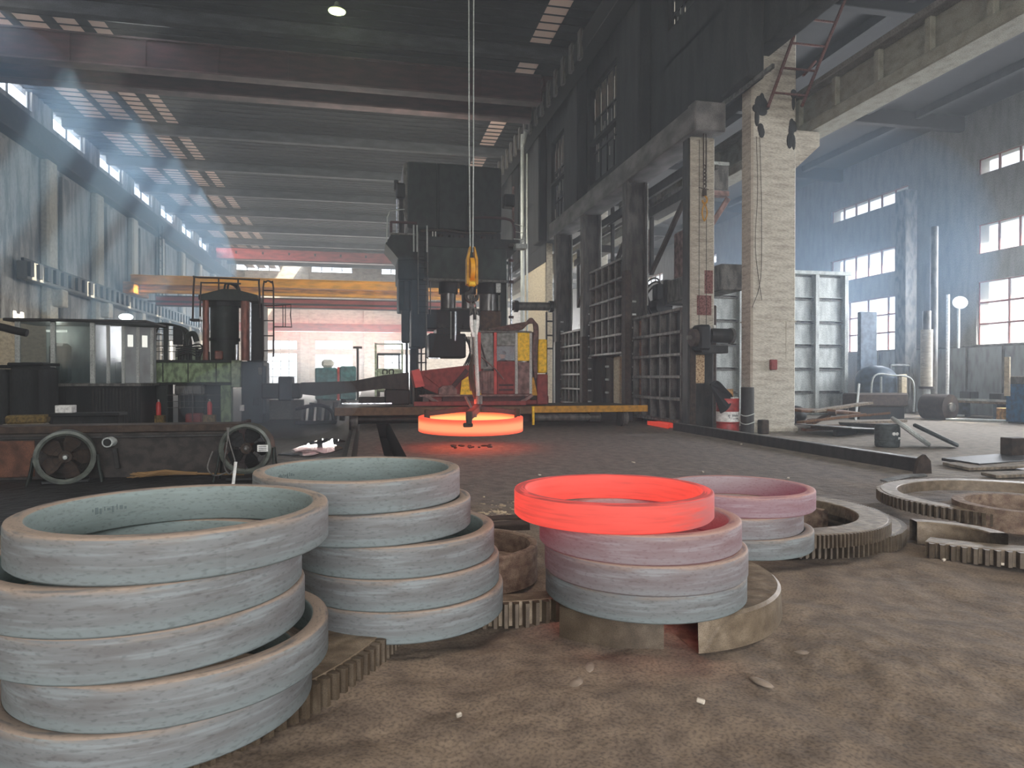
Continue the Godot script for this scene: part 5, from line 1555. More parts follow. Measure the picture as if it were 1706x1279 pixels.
# ---------------------------------------------------------------- transfer car, red manipulator and the ring on the hook
func build_cart() -> void:
	var t := thing("transfer_car", "long low transfer car with a yellow edged deck before the press", "rail car", Vector3(4.2, 0, -21.5))
	wb(t, "deck", M.steel_dark, -0.85, 9.3 - 0.7, 0.52, 0.62, -23.6, -20.1, 0.01)
	wb(t, "deck_edge", M.brown_edge, -0.85, 4.85, 0.43, 0.66, -20.1, -20.0, 0.01)
	wb(t, "deck_edge", M.yellow_worn, 4.85, 8.55, 0.46, 0.66, -20.1, -20.0, 0.01)
	wb(t, "yellow_post", M.yellow_paint, 4.86, 4.93, 0.1, 0.66, -20.02, -19.95, 0.01)
	wb(t, "under_beam", M.steel_black, -0.3, 8.3, 0.16, 0.42, -20.9, -20.6, 0.01)
	wc(t, "axle", M.steel_grey, Vector3(4.9, 0.3, -20.3), Vector3(7.1, 0.3, -20.3), 0.11, 14)
	wc(t, "axle", M.steel_dark, Vector3(-0.2, 0.3, -20.3), Vector3(4.0, 0.3, -20.3), 0.09, 14)
	wb(t, "gear_case", M.steel_dark, 6.7, 7.1, 0.14, 0.5, -20.5, -20.2, 0.04)
	for x: float in [-0.3, 7.9]:
		for z: float in [-20.4, -23.0]:
			var wh := wc(t, "wheel", M.steel_grey, Vector3(x - 0.09, 0.26, z), Vector3(x + 0.09, 0.26, z), 0.24, 24)
			wc(wh, "wheel_flange", M.steel_dark, Vector3(x - 0.15, 0.26, z), Vector3(x - 0.09, 0.26, z), 0.28, 24)
	var r := thing("floor_rail", "worn steel floor rail running towards the transfer car", "rail", Vector3(-0.3, 0, -20))
	wb(r, "head", M.steel_grey, -0.34, -0.26, 0.0, 0.045, -40, -9.4, 0.005)
	wb(r, "foot", M.steel_dark, -0.44, -0.16, 0.0, 0.012, -40, -9.4, 0.003)
	# long dark arm reaching left
	t = thing("forging_boom", "long dark tapered arm reaching left from the red manipulator", "arm", Vector3(-0.8, 0.9, -22.5))
	var st := begin()
	prism(st, PackedVector2Array([Vector2(-1.95, 1.36), Vector2(-0.4, 1.4), Vector2(0.57, 1.59), Vector2(1.36, 1.68), Vector2(1.36, 1.13), Vector2(0.57, 1.16), Vector2(-0.6, 1.02), Vector2(-1.45, 0.94), Vector2(-1.95, 1.0)]), -22.8, -22.2)
	put("boom", st, M.steel_dark, t, -t.position)
	wb(t, "jaw", M.steel_black, -3.1, -1.95, 0.86, 1.34, -22.9, -22.1, 0.05)
	wb(t, "jaw_block", M.press_blue, -2.6, -2.2, 0.8, 1.55, -22.95, -22.05, 0.04)
	wb(t, "root_block", M.steel_black, 0.6, 1.36, 0.66, 1.15, -22.9, -21.8, 0.03)
	wb(t, "slide_bar", M.steel_shine, -0.7, 0.8, 0.7, 0.74, -21.6, -21.5, 0)
	wb(t, "rest", M.steel_dark, -0.2, 0.9, 0.66, 0.9, -22.7, -22.3, 0.02)
	for k: float in [0.55, 0.75]:
		wt(t, "eye", M.steel_black, curve([Vector3(k, 1.62, -22.2), Vector3(k, 1.75, -22.2), Vector3(k + 0.12, 1.75, -22.2), Vector3(k + 0.12, 1.62, -22.2)], 3), 0.02)
	# the red machine with its cab
	t = thing("manipulator", "red manipulator car with cab, yellow panels and hoses behind the glowing ring", "machine", Vector3(3.5, 0.66, -21.5))
	var red: Material = M.red_paint
	wb(t, "chassis", red, 1.9, 5.7, 0.66, 0.95, -23.4, -21.2, 0.03)
	wb(t, "chassis_lip", M.rusty_pink, 1.6, 5.1, 0.93, 0.99, -21.2, -20.95, 0.01)
	wb(t, "skirt", M.crane_dark_red, 2.3, 4.9, 0.66, 0.95, -21.2, -21.05, 0.01)
	st = begin()
	prism(st, PackedVector2Array([Vector2(1.5, 1.68), Vector2(1.9, 1.75), Vector2(3.6, 1.95), Vector2(3.6, 1.0), Vector2(2.2, 1.0), Vector2(1.75, 1.2)]), -22.2, -21.3)
	put("hopper", st, red, t, -t.position)
	st = begin()
	prism(st, PackedVector2Array([Vector2(1.38, 1.72), Vector2(1.62, 1.78), Vector2(1.78, 1.25), Vector2(1.5, 1.2)]), -22.3, -21.2)
	put("hopper_end", st, M.crane_red, t, -t.position)
	wbar(t, "hopper_rib", red, Vector3(1.8, 1.6, -21.27), Vector3(2.5, 1.05, -21.27), 0.08, 0.06)
	wbar(t, "hopper_rib", M.crane_dark_red, Vector3(3.1, 1.75, -21.27), Vector3(2.5, 1.05, -21.27), 0.14, 0.06)
	st = begin()
	prism(st, PackedVector2Array([Vector2(2.2, 1.0), Vector2(2.2, 1.15), Vector2(2.3, 1.25), Vector2(2.6, 1.28), Vector2(2.75, 1.15), Vector2(2.75, 1.0)]), -21.3, -21.05)
	put("bearing", st, M.rusty_pink, t, -t.position)
	# yellow plates in front of the hopper
	st = begin()
	prism(st, PackedVector2Array([Vector2(2.85, 0.98), Vector2(2.9, 1.42), Vector2(3.1, 1.55), Vector2(3.15, 1.1), Vector2(3.5, 1.12), Vector2(3.5, 0.98)]), -21.15, -21.05)
	put("yellow_plate", st, M.yellow_paint, t, -t.position)
	wb(t, "yellow_plate", M.yellow_paint, 3.35, 3.5, 1.1, 1.65, -21.15, -21.05, 0.01)
	# cab: open frame with panels
	wb(t, "cab_floor", red, 3.45, 5.1, 0.93, 1.0, -22.6, -21.1, 0.01)
	wb(t, "cab_roof", M.steel_grey, 3.4, 5.12, 2.9, 2.97, -22.6, -21.05, 0.02)
	wb(t, "cab_back", M.steel_pale, 3.45, 5.1, 1.0, 2.9, -22.62, -22.55, 0.01)
	for x: float in [3.45, 3.95, 4.62, 5.08]:
		wb(t, "cab_post", M.crane_red if x < 4.0 else M.steel_pale, x - 0.045, x + 0.045, 1.0, 2.92, -21.14, -21.06, 0.01)
	var lw := wb(t, "left_window", M.cab_grey, 3.45, 3.88, 1.78, 2.9, -21.13, -21.1, 0.005)
	wbar(lw, "window_diagonal", M.steel_black, Vector3(3.45, 2.7, -21.08), Vector3(3.7, 1.85, -21.08), 0.05, 0.02)
	var lp := wb(t, "left_panel", M.rusty_pink, 3.4, 3.9, 1.0, 1.72, -21.14, -21.05, 0.02)
	for k in 5:
		wb(lp, "panel_rib", M.rusty_pink, 3.44 + 0.09 * k, 3.48 + 0.09 * k, 1.02, 1.7, -21.05, -21.02, 0.005)
	var dr := wb(t, "cab_door", red, 4.0, 4.58, 1.0, 2.02, -21.12, -21.07, 0.015)
	wb(dr, "door_louvre", M.crane_dark_red, 4.06, 4.52, 1.1, 1.16, -21.07, -21.05, 0.005)
	wb(dr, "door_louvre", M.crane_dark_red, 4.06, 4.52, 1.25, 1.31, -21.07, -21.05, 0.005)
	var cw := wb(t, "cab_window", M.glass, 4.0, 4.58, 2.05, 2.88, -21.1, -21.09, 0)
	wb(cw, "window_visor", M.cab_grey, 4.0, 4.58, 2.5, 2.9, -21.08, -21.05, 0.01)
	wb(t, "yellow_panel", M.yellow_paint, 4.66, 5.04, 2.03, 2.92, -21.12, -21.05, 0.015)
	wb(t, "lower_panel", M.rusty_pink, 4.66, 5.04, 1.0, 2.0, -21.12, -21.06, 0.015)
	wb(t, "side_column", M.rusty_dark, 5.08, 5.32, 0.8, 2.95, -21.6, -21.15, 0.03)
	wb(t, "yellow_box", M.yellow_paint, 5.33, 5.62, 1.66, 2.72, -21.6, -21.1, 0.03)
	wb(t, "red_block", red, 5.3, 5.65, 0.66, 1.62, -21.8, -21.1, 0.03)
	st = begin()
	prism(st, PackedVector2Array([Vector2(5.1, 0.95), Vector2(5.1, 1.5), Vector2(5.18, 1.52), Vector2(5.3, 0.95)]), -21.15, -21.08)
	put("yellow_wedge", st, M.yellow_worn, t, -t.position)
	for k in 4:
		wt(t, "hose", M.hose_brown, curve([Vector3(4.4 - 0.2 * k, 3.0, -21.3), Vector3(4.8, 3.05 + 0.05 * k, -21.2), Vector3(5.1 + 0.03 * k, 3.35 - 0.04 * k, -21.1), Vector3(5.2 + 0.03 * k, 3.0, -21.05), Vector3(5.16 + 0.03 * k, 2.2, -21.05), Vector3(5.24, 1.5, -21.05)]), 0.045)
	wt(t, "chain_sag", M.rusty_pink, curve([Vector3(3.5, 2.15, -20.98), Vector3(3.9, 1.8, -20.98), Vector3(4.2, 1.45, -20.98)]), 0.02)
	# splayed tray under the cab
	for k: Array in [[1.75, 0.98, 2.15, 0.66], [5.02, 0.98, 4.65, 0.66]]:
		wbar(t, "tray_arm", M.rusty_pink, Vector3(k[0], k[1], -20.6), Vector3(k[2], k[3] + 0.08, -20.6), 0.1, 0.08)
	wb(t, "tray_bar", red, 1.4, 4.8, 0.67, 0.8, -20.65, -20.5, 0.01)
	var pz := Vector3(4.32, 1.0, -21.75)
	build_person(pz)
	# the hook over the glowing ring
	t = thing("hook_block", "yellow crane hook block hanging on two wire ropes over the glowing ring", "hook", Vector3(2.24, 3.5, -14.7))
	for x: float in [-0.055, 0.04]:
		wt(t, "wire_rope", M.steel_pale, [Vector3(2.24 + x * 0.6, 4.2, -14.7), Vector3(2.24 + x, 6.5, -14.7), Vector3(2.24 + x * 1.3, 15.0, -14.7)], 0.014, 6)
	for s: float in [-1.0, 1.0]:
		st = begin()
		prism(st, PackedVector2Array([Vector2(0.03, 0.8), Vector2(0.06, 0.8), Vector2(0.12, 0.55), Vector2(0.125, 0.0), Vector2(0.07, 0.0), Vector2(0.07, 0.5)]), -0.11, 0.11, Transform3D(Basis.from_scale(Vector3(s, 1, 1)), Vector3.ZERO))
		put("cheek", st, M.yellow_worn, t)
	wc(t, "sheave", M.crane_yellow, Vector3(2.19, 3.82, -14.7), Vector3(2.28, 3.82, -14.7), 0.26, 24)
	wb(t, "sheave_guard", M.crane_yellow, 2.16, 2.31, 3.55, 3.64, -14.8, -14.6, 0.02)
	wb(t, "cross_head", M.yellow_paint, 2.15, 2.33, 3.46, 3.58, -14.8, -14.6, 0.03)
	wt(t, "hook", M.steel_dark, curve([Vector3(2.24, 3.5, -14.7), Vector3(2.22, 3.38, -14.7), Vector3(2.12, 3.3, -14.7), Vector3(2.12, 3.2, -14.7), Vector3(2.22, 3.14, -14.7), Vector3(2.34, 3.2, -14.7), Vector3(2.35, 3.28, -14.7)]), 0.042, 10)
	t = thing("lifting_tongs", "chain-hung three-armed lifting tongs gripping the glowing ring", "tongs", Vector3(2.24, 0.6, -14.7))
	var link := begin()
	var P := []
	for i in 13:
		var a := TAU * i / 12.0
		P.append(Vector3(cos(a) * 0.032, sin(a) * 0.06, 0))
	tube(link, P, 0.012, 6)
	link.generate_normals()
	var lm := link.commit()
	for s: float in [-1.0, 1.0]:
		for k in 8:
			put_mesh("chain_link", lm, M.steel_grey, t, Vector3(2.24 + s * (0.055 - 0.006 * absf(k - 4)) + 0.012 * k, 3.22 - 0.085 * k, -14.7) - t.position, Basis(Vector3.UP, PI / 2 * (k % 2) + 0.4))
	st = begin()
	prism(st, PackedVector2Array([Vector2(-0.1, 0.45), Vector2(-0.04, 0.48), Vector2(-0.03, 0.1), Vector2(0.03, 0.1), Vector2(0.04, 0.48), Vector2(0.1, 0.45), Vector2(0.1, 0.25), Vector2(0.05, 0.0), Vector2(-0.05, 0.0), Vector2(-0.1, 0.25)]), -0.04, 0.04)
	put("shackle_plate", st, M.white_paint, t, Vector3(2.3, 2.38, -14.7) - t.position)
	wc(t, "suspension_bar", M.steel_pale, Vector3(2.3, 2.75, -14.7), Vector3(2.38, 0.95, -14.7), 0.045, 12)
	wc(t, "suspension_bar", M.steel_grey, Vector3(2.25, 2.6, -14.72), Vector3(2.27, 1.2, -14.72), 0.025, 10)
	for k in 3:
		wt(t, "slack_chain", M.rusty_dark, curve([Vector3(2.25, 2.0, -14.66), Vector3(2.18 + 0.03 * k, 1.6, -14.62), Vector3(2.24 + 0.03 * k, 1.25, -14.62), Vector3(2.3, 1.05, -14.66)]), 0.02)
	wc(t, "hub", M.steel_grey, Vector3(2.38, 0.94, -14.7), Vector3(2.38, 1.12, -14.7), 0.09, 14)
	for k in 3:
		var a: float = [0.15, 3.0, 1.75][k]
		var e := Vector3(2.24 + cos(a) * 0.98, 0.66, -14.7 + sin(a) * 0.98)
		if k == 2:
			e = Vector3(2.02, 0.66, -13.62)
		wbar(t, "arm", M.crane_dark_red, Vector3(2.38, 0.86, -14.7), e + Vector3(0, 0.09, 0), 0.16 if k == 2 else 0.1, 0.14 if k == 2 else 0.09)
		var cl := wb(t, "claw", M.rusty_dark, e.x - 0.06, e.x + 0.06, 0.55, 0.84, e.z - 0.05, e.z + 0.05, 0.02)
		wb(cl, "claw_foot", M.rusty_dark, e.x - 0.12, e.x + 0.08, 0.52, 0.61, e.z - 0.05, e.z + 0.05, 0.02)
	wbar(t, "strut", M.rusty_pink, Vector3(2.1, 1.1, -14.66), Vector3(2.2, 0.72, -13.9), 0.05, 0.05)
	var m := ring_mesh(1.12, 0.31, 0.13)
	one_ring(m, M.ring_white_hot, Vector3(2.22, 0.37, -14.7), 0.0, "bright orange glowing ring hanging from the crane hook", "", 0.028)
	omni("hanging_ring_light", Vector3(2.22, 0.82, -14.7), Color(1.0, 0.3, 0.2), 4.0, 0.5)
	st = begin()
	var rng := RandomNumberGenerator.new()
	rng.seed = 3
	for k in 16:
		ball(st, Vector3(rng.randf_range(-0.5, 0.5), 0.015, rng.randf_range(-0.3, 0.3)), Vector3(rng.randf_range(0.03, 0.08), 0.02, rng.randf_range(0.03, 0.06)), 6, 4)
	var d := tag(put("fallen_scale", st, M.steel_black, null, Vector3(2.2, 0, -14.9)), "loose dark scale fallen on the floor under the hanging ring", "scale")
	d.set_meta("kind", "stuff")

func build_person(at: Vector3) -> void:
	# the driver, seen behind the cab window: seated, looking left, cap on
	var t := thing("person", "seated driver with a peaked cap, dark jacket, looking left in the cab", "person", at)
	var st := begin()
	var rings := [[0.42, 0.19, 0.15], [0.6, 0.2, 0.14], [0.8, 0.23, 0.14], [0.95, 0.24, 0.13], [1.03, 0.19, 0.11], [1.08, 0.09, 0.08], [1.12, 0.065, 0.065]]
	st.set_smooth_group(1)
	for i in rings.size() - 1:
		for k in 20:
			var q := []
			for e: Array in [[i, k], [i, k + 1], [i + 1, k + 1], [i + 1, k]]:
				var a: float = TAU * e[1] / 20.0
				q.append(Vector3(cos(a) * rings[e[0]][1], rings[e[0]][0], sin(a) * rings[e[0]][2]))
			poly(st, q, q[0] + q[1] - Vector3(0, q[0].y * 2.0, 0))
	for s: float in [-1.0, 1.0]:
		tube(st, curve([Vector3(s * 0.21, 0.97, 0), Vector3(s * 0.29, 0.75, 0.03), Vector3(s * 0.25, 0.6, 0.2), Vector3(s * 0.12, 0.62, 0.38)], 5), 0.058, 10)
		tube(st, curve([Vector3(s * 0.1, 0.45, 0.0), Vector3(s * 0.12, 0.47, 0.4), Vector3(s * 0.12, 0.4, 0.45), Vector3(s * 0.12, 0.02, 0.45)], 5), 0.08, 10)
	put("jacket", st, M.cloth_black, t)
	st = begin()
	ball(st, Vector3(-0.01, 1.23, 0), Vector3(0.1, 0.125, 0.085), 18, 12)
	ball(st, Vector3(-0.105, 1.22, 0), Vector3(0.022, 0.03, 0.015), 8, 6)
	ball(st, Vector3(0.0, 1.22, 0.085), Vector3(0.02, 0.03, 0.012), 8, 6)
	ball(st, Vector3(0.0, 1.22, -0.085), Vector3(0.02, 0.03, 0.012), 8, 6)
	cyl(st, Vector3(0, 1.07, 0), Vector3(0, 1.16, 0), 0.055, 0.05, 12)
	var hd := put("head", st, M.skin, t)
	st = begin()
	ball(st, Vector3(-0.045, 1.17, 0), Vector3(0.02, 0.008, 0.03), 8, 4)
	put("mouth", st, M.rusty_brown, hd, Vector3(-0.055, 0, 0))
	st = begin()
	for s: float in [-1.0, 1.0]:
		ball(st, Vector3(-0.096, 1.245, s * 0.035), Vector3(0.01, 0.009, 0.014), 8, 5)
	put("eyes", st, M.cloth_black, hd)
	st = begin()
	ball(st, Vector3(0.0, 1.295, 0), Vector3(0.112, 0.075, 0.1), 18, 8)
	box(st, Vector3(-0.13, 1.275, 0), Vector3(0.12, 0.014, 0.13), 0.005, Basis(Vector3.FORWARD, -0.12))
	put("cap", st, M.steel_black, hd)
	st = begin()
	for s: float in [-1.0, 1.0]:
		ball(st, Vector3(s * 0.1, 0.63, 0.43), Vector3(0.045, 0.025, 0.06), 10, 6)
		for f in 4:
			tube(st, curve([Vector3(s * 0.1 - 0.03 + 0.02 * f, 0.63, 0.48), Vector3(s * 0.1 - 0.03 + 0.02 * f, 0.62, 0.52), Vector3(s * 0.1 - 0.03 + 0.02 * f, 0.59, 0.53)], 3), 0.009, 6)
		tube(st, [Vector3(s * 0.06, 0.63, 0.43), Vector3(s * 0.04, 0.61, 0.49)], 0.01, 6)
	put("hands", st, M.skin, t)
	st = begin()
	box(st, Vector3(0, 0.36, 0.02), Vector3(0.46, 0.08, 0.42), 0.03)
	box(st, Vector3(0, 0.17, 0.0), Vector3(0.1, 0.32, 0.1), 0.01)
	box(st, Vector3(0, 0.66, -0.2), Vector3(0.42, 0.5, 0.06), 0.03)
	var se := tag(put("cab_seat", st, M.rubber, null, at), "black driver's seat inside the red cab", "seat")
	se.set_meta("group", "")
	se.remove_meta("group")

# ---------------------------------------------------------------- left side: green press, cabin, fans, low beam
func build_left() -> void:
	var t := thing("hydraulic_press", "green hydraulic press with a tall dark cylinder and railed top at the left", "press", Vector3(-5.1, 0, -24.5))
	var z0 := -24.0
	var tb := wb(t, "table_beam", M.green_paint, -6.85, -4.3, 1.35, 2.0, -25.2, z0, 0.03)
	wb(t, "table_lip", M.green_dark, -6.95, -4.28, 2.0, 2.08, -25.3, z0 + 0.08, 0.01)
	wb(t, "table_lip", M.green_dark, -6.9, -4.28, 1.28, 1.35, -25.3, z0 + 0.08, 0.01)
	for x: float in [-6.35, -5.6, -4.75]:
		wb(tb, "beam_seam", M.green_dark, x - 0.015, x + 0.015, 1.37, 1.98, z0, z0 + 0.02, 0)
	wb(t, "end_plate", M.green_pale, -4.28, -4.0, 1.2, 2.08, -24.4, z0 + 0.05, 0.02)
	wb(t, "leg", M.green_paint, -4.62, -4.3, 0, 1.28, -24.4, z0, 0.02)
	wb(t, "leg", M.green_dark, -6.6, -6.2, 0, 1.28, -24.6, z0, 0.02)
	wb(t, "back_leg", M.steel_black, -5.6, -5.3, 0, 1.3, -25.2, -24.8, 0.02)
	var sf := wb(t, "side_frame", M.press_blue, -4.0, -3.3, 0, 2.05, -25.6, -24.1, 0.04)
	wb(t, "side_frame_top", M.steel_black, -3.9, -3.35, 2.05, 4.0, -25.6, -24.5, 0.04)
	wb(t, "side_edge", M.press_blue, -3.34, -3.2, 0.3, 1.9, -24.4, -24.0, 0.03)
	wb(sf, "side_vent", M.steel_black, -3.62, -3.42, 0.6, 0.85, -24.1, -24.06, 0.01)
	wb(sf, "side_vent", M.steel_grey, -3.46, -3.34, 1.6, 1.85, -24.1, -24.04, 0.01)
	var mc := wc(t, "main_cylinder", M.green_dark, Vector3(-4.65, 2.08, -24.9), Vector3(-4.65, 4.0, -24.9), 0.45, 32)
	wc(mc, "cylinder_band", M.steel_black, Vector3(-4.65, 2.75, -24.9), Vector3(-4.65, 2.85, -24.9), 0.49, 32)
	wc(mc, "cylinder_band", M.steel_black, Vector3(-4.65, 3.9, -24.9), Vector3(-4.65, 4.05, -24.9), 0.53, 32)
	wb(t, "copper_foot", M.copper, -4.85, -4.6, 2.1, 2.4, -24.4, -24.2, 0.04)
	var st := begin()
	prism(st, PackedVector2Array([Vector2(-5.3, 4.05), Vector2(-5.3, 4.2), Vector2(-4.55, 4.42), Vector2(-4.2, 4.42), Vector2(-3.5, 4.25), Vector2(-3.45, 4.05)]), -25.6, -24.1)
	put("top_cover", st, M.green_dark, t, -t.position)
	for x: float in [-5.12, -3.9]:
		wc(t, "copper_column", M.copper, Vector3(x, 2.08, -24.3), Vector3(x, 4.05, -24.3), 0.1 if x < -5 else 0.13, 18)
	wc(t, "silver_rod", M.steel_shine, Vector3(-3.72, 2.08, -24.2), Vector3(-3.72, 4.0, -24.2), 0.04, 12)
	wc(t, "silver_rod", M.steel_shine, Vector3(-5.27, 3.0, -24.2), Vector3(-5.27, 4.0, -24.2), 0.03, 12)
	wc(t, "silver_rod", M.steel_shine, Vector3(-4.15, 2.1, -24.2), Vector3(-4.15, 2.6, -24.2), 0.06, 12)
	# top railing
	wt(t, "top_rail", M.rail_brown, curve([Vector3(-5.5, 3.4, -24.2), Vector3(-5.45, 4.7, -24.2), Vector3(-5.3, 4.78, -24.2), Vector3(-3.6, 4.75, -24.2), Vector3(-3.45, 4.65, -24.2), Vector3(-3.42, 3.5, -24.2)], 4), 0.03)
	wt(t, "top_rail", M.rail_brown, curve([Vector3(-5.25, 3.5, -24.1), Vector3(-5.22, 4.5, -24.1), Vector3(-5.1, 4.6, -24.1), Vector3(-4.0, 4.6, -24.1)], 4), 0.025)
	for x: float in [-4.7, -4.1]:
		wc(t, "rail_post", M.rail_brown, Vector3(x, 4.3, -24.2), Vector3(x, 4.77, -24.2), 0.025, 8)
	wb(t, "rail_foot", M.steel_black, -5.55, -5.25, 3.35, 3.42, -24.4, -24.0, 0.01)
	for k in 2:
		wt(t, "top_hose", M.rubber, curve([Vector3(-4.6 + 0.1 * k, 4.42, -24.6), Vector3(-4.55 + 0.1 * k, 4.65, -24.6), Vector3(-4.3 + 0.1 * k, 4.6, -24.6), Vector3(-4.1, 4.35, -24.6)]), 0.035)
	# side ladder with its hoop
	for x: float in [-3.3, -2.98]:
		wt(t, "ladder_rail", M.rail_brown, curve([Vector3(x, 2.2, -24.1), Vector3(x, 4.5, -24.1), Vector3(x + (0.1 if x < -3.1 else -0.1), 4.66, -24.1)], 3), 0.025)
	for k in 5:
		wc(t, "ladder_rung", M.rail_brown, Vector3(-3.3, 2.4 + 0.5 * k, -24.1), Vector3(-2.98, 2.4 + 0.5 * k, -24.1), 0.02, 6)
	wt(t, "hoop", M.rail_brown, curve([Vector3(-3.25, 4.66, -24.1), Vector3(-3.15, 4.72, -24.1), Vector3(-3.02, 4.66, -24.1)], 4), 0.025)
	wt(t, "basket", M.rail_brown, [Vector3(-2.98, 3.9, -24.1), Vector3(-2.42, 3.95, -24.1), Vector3(-2.44, 3.6, -24.1), Vector3(-2.4, 3.2, -24.1), Vector3(-2.98, 3.2, -24.1)], 0.02)
	for x: float in [-2.68, -2.6]:
		wc(t, "basket_bar", M.rail_brown, Vector3(x, 3.2, -24.1), Vector3(x, 3.93, -24.1), 0.015, 6)
	# caged stand on the left end of the table
	for k in 4:
		wt(t, "cage_hoop", M.green_dark, curve([Vector3(-6.85, 2.1, -24.2 - 0.25 * k), Vector3(-6.8, 3.0, -24.2 - 0.25 * k), Vector3(-6.6, 3.25, -24.2 - 0.25 * k), Vector3(-6.0, 3.2, -24.2 - 0.25 * k), Vector3(-5.75, 2.9, -24.2 - 0.25 * k), Vector3(-5.7, 2.1, -24.2 - 0.25 * k)], 4), 0.03)
	for k in 5:
		wbar(t, "cage_bar", M.green_dark, Vector3(-6.85 + 0.06 * k, 2.3 + 0.22 * k, -24.15), Vector3(-6.85 + 0.06 * k, 2.3 + 0.22 * k, -25.0), 0.03, 0.03)
		wbar(t, "cage_bar", M.green_dark, Vector3(-6.8, 2.35 + 0.18 * k, -24.15), Vector3(-5.72, 2.35 + 0.18 * k, -24.15), 0.022, 0.022)
	wb(t, "cage_post", M.green_dark, -6.35, -6.22, 2.08, 3.2, -24.2, -24.05, 0.01)
	wb(t, "cage_panel", M.steel_black, -6.2, -5.9, 2.6, 3.2, -24.8, -24.6, 0.02)
	# valves and pipes on the table
	var rng := RandomNumberGenerator.new()
	rng.seed = 17
	for k in 12:
		var x := -6.0 + 0.085 * k
		wc(t, "valve", M.green_dark if k % 3 else M.green_pale, Vector3(x, 2.08, -24.3), Vector3(x, 2.3 + rng.randf() * 0.35, -24.3), 0.05 + 0.03 * rng.randf(), 8)
	for k in 5:
		wt(t, "pipe", M.green_dark, curve([Vector3(-6.0, 2.2 + 0.07 * k, -24.15), Vector3(-5.6, 2.3 + 0.06 * k, -24.12), Vector3(-5.3, 2.2 + 0.1 * k, -24.15), Vector3(-5.2, 2.5, -24.3)]), 0.025)
	wt(t, "elbow", M.green_dark, curve([Vector3(-5.75, 2.1, -24.3), Vector3(-5.7, 2.8, -24.3), Vector3(-5.5, 2.95, -24.3), Vector3(-5.4, 2.7, -24.3)]), 0.09, 10)
	# under the table
	wb(t, "under_block", M.steel_grey, -6.05, -5.2, 0.95, 1.28, -24.5, -24.15, 0.04)
	wb(t, "shade_sheet", M.steel_black, -6.2, -4.62, 0, 1.28, -25.4, -25.2, 0)  # black sheet standing in for the shade under the table
	for k in 4:
		wc(t, "hanging_chain", M.steel_grey, Vector3(-5.85 + 0.13 * k, 0.5 + 0.06 * k, -24.0), Vector3(-5.85 + 0.13 * k, 1.1, -24.0), 0.012, 6)
	for y: float in [0.55, 0.75, 0.95]:
		wt(t, "guard_wire", M.steel_grey, [Vector3(-6.2, y, -23.9), Vector3(-4.6, y, -23.9)], 0.01, 5)
	wc(t, "guard_post", M.steel_grey, Vector3(-5.45, 0.1, -23.9), Vector3(-5.45, 1.25, -23.9), 0.015, 6)
	wb(t, "red_base", M.red_paint, -5.7, -5.2, 0, 0.35, -24.4, -24.0, 0.04)
	wb(t, "white_box", M.white_paint, -4.02, -3.88, 0.42, 0.62, -24.0, -23.9, 0.01)
	for k in 2:
		var x: float = [-6.42, -4.9][k]
		tag(wb(null, "yellow_box", M.yellow_stained, x - 0.18, x + 0.18, 0, 0.32, -23.9, -23.6, 0.02), ["stained yellow box at the left foot of the green press", "stained yellow box at the right foot of the green press"][k], "box", "yellow boxes under the green press")
		var f := thing("fire_extinguisher", ["red fire extinguisher on the left yellow box", "red fire extinguisher on the right yellow box, white nozzle"][k], "extinguisher", Vector3(x, 0.32, -23.75), 0.0, "fire extinguishers before the green press")
		st = begin()
		lathe(st, [Vector2(0, 0), Vector2(0.07, 0), Vector2(0.075, 0.02), Vector2(0.075, 0.34), Vector2(0.05, 0.41), Vector2(0.025, 0.43), Vector2(0, 0.43)], 16, 0, TAU, 1, false)
		var bo := put("bottle", st, M.extinguisher_red, f)
		st = begin()
		cyl(st, Vector3(0, 0.42, 0), Vector3(0, 0.5, 0), 0.03, 0.02, 10)
		put("nozzle", st, M.white_paint, bo)
		st = begin()
		box(st, Vector3(0, 0.45, 0.04), Vector3(0.025, 0.02, 0.1), 0.004)
		put("lever", st, M.steel_black, bo)
	# control cabin
	t = thing("control_cabin", "glazed control cabin with lit tube lamp on a dark base at the left", "cabin", Vector3(-8.4, 0, -23))
	var al: Material = M.steel_pale
	wb(t, "cabin_base", M.steel_black, -9.6, -6.5, 0, 1.28, -23.85, -22.1, 0.03)
	var bf := wb(t, "base_front", M.soot_wall, -8.4, -6.45, 0, 1.25, -22.1, -22.0, 0.01)
	for k in 14:
		wb(bf, "drip_streak", M.steel_dark, -7.7 + 0.09 * k, -7.66 + 0.09 * k, 0.1, 1.2, -22.0, -21.98, 0)
	wb(t, "floor_frame", M.steel_grey, -9.68, -6.4, 1.26, 1.34, -23.85, -21.95, 0.01)
	wb(t, "roof", M.steel_dark, -9.9, -6.2, 3.1, 3.18, -23.85, -21.8, 0.02)
	wb(t, "back_wall", M.partition_grey, -9.6, -6.5, 1.34, 3.1, -23.85, -23.75, 0.01)
	for x: float in [-9.62, -8.72, -7.7]:
		wb(t, "front_post", al, x - 0.06, x + 0.06, 1.34, 3.1, -22.08, -21.98, 0.01)
	wb(t, "front_pane", M.cabin_glass, -9.56, -8.78, 1.36, 3.08, -22.04, -22.02, 0)
	wb(t, "front_pane", M.cabin_glass, -8.66, -7.76, 1.36, 3.08, -22.04, -22.02, 0)
	wb(t, "lower_panel", M.steel_dark, -9.56, -8.6, 1.34, 1.95, -22.15, -22.1, 0.01)
	# the angled front to the right
	var a := Vector3(-7.7, 0, -22.03)
	var b := Vector3(-6.45, 0, -23.2)
	for k in 5:
		var p := a.lerp(b, k / 4.0)
		wb(t, "angled_post", al, p.x - 0.045, p.x + 0.045, 1.34, 3.05, p.z - 0.045, p.z + 0.045, 0.01)
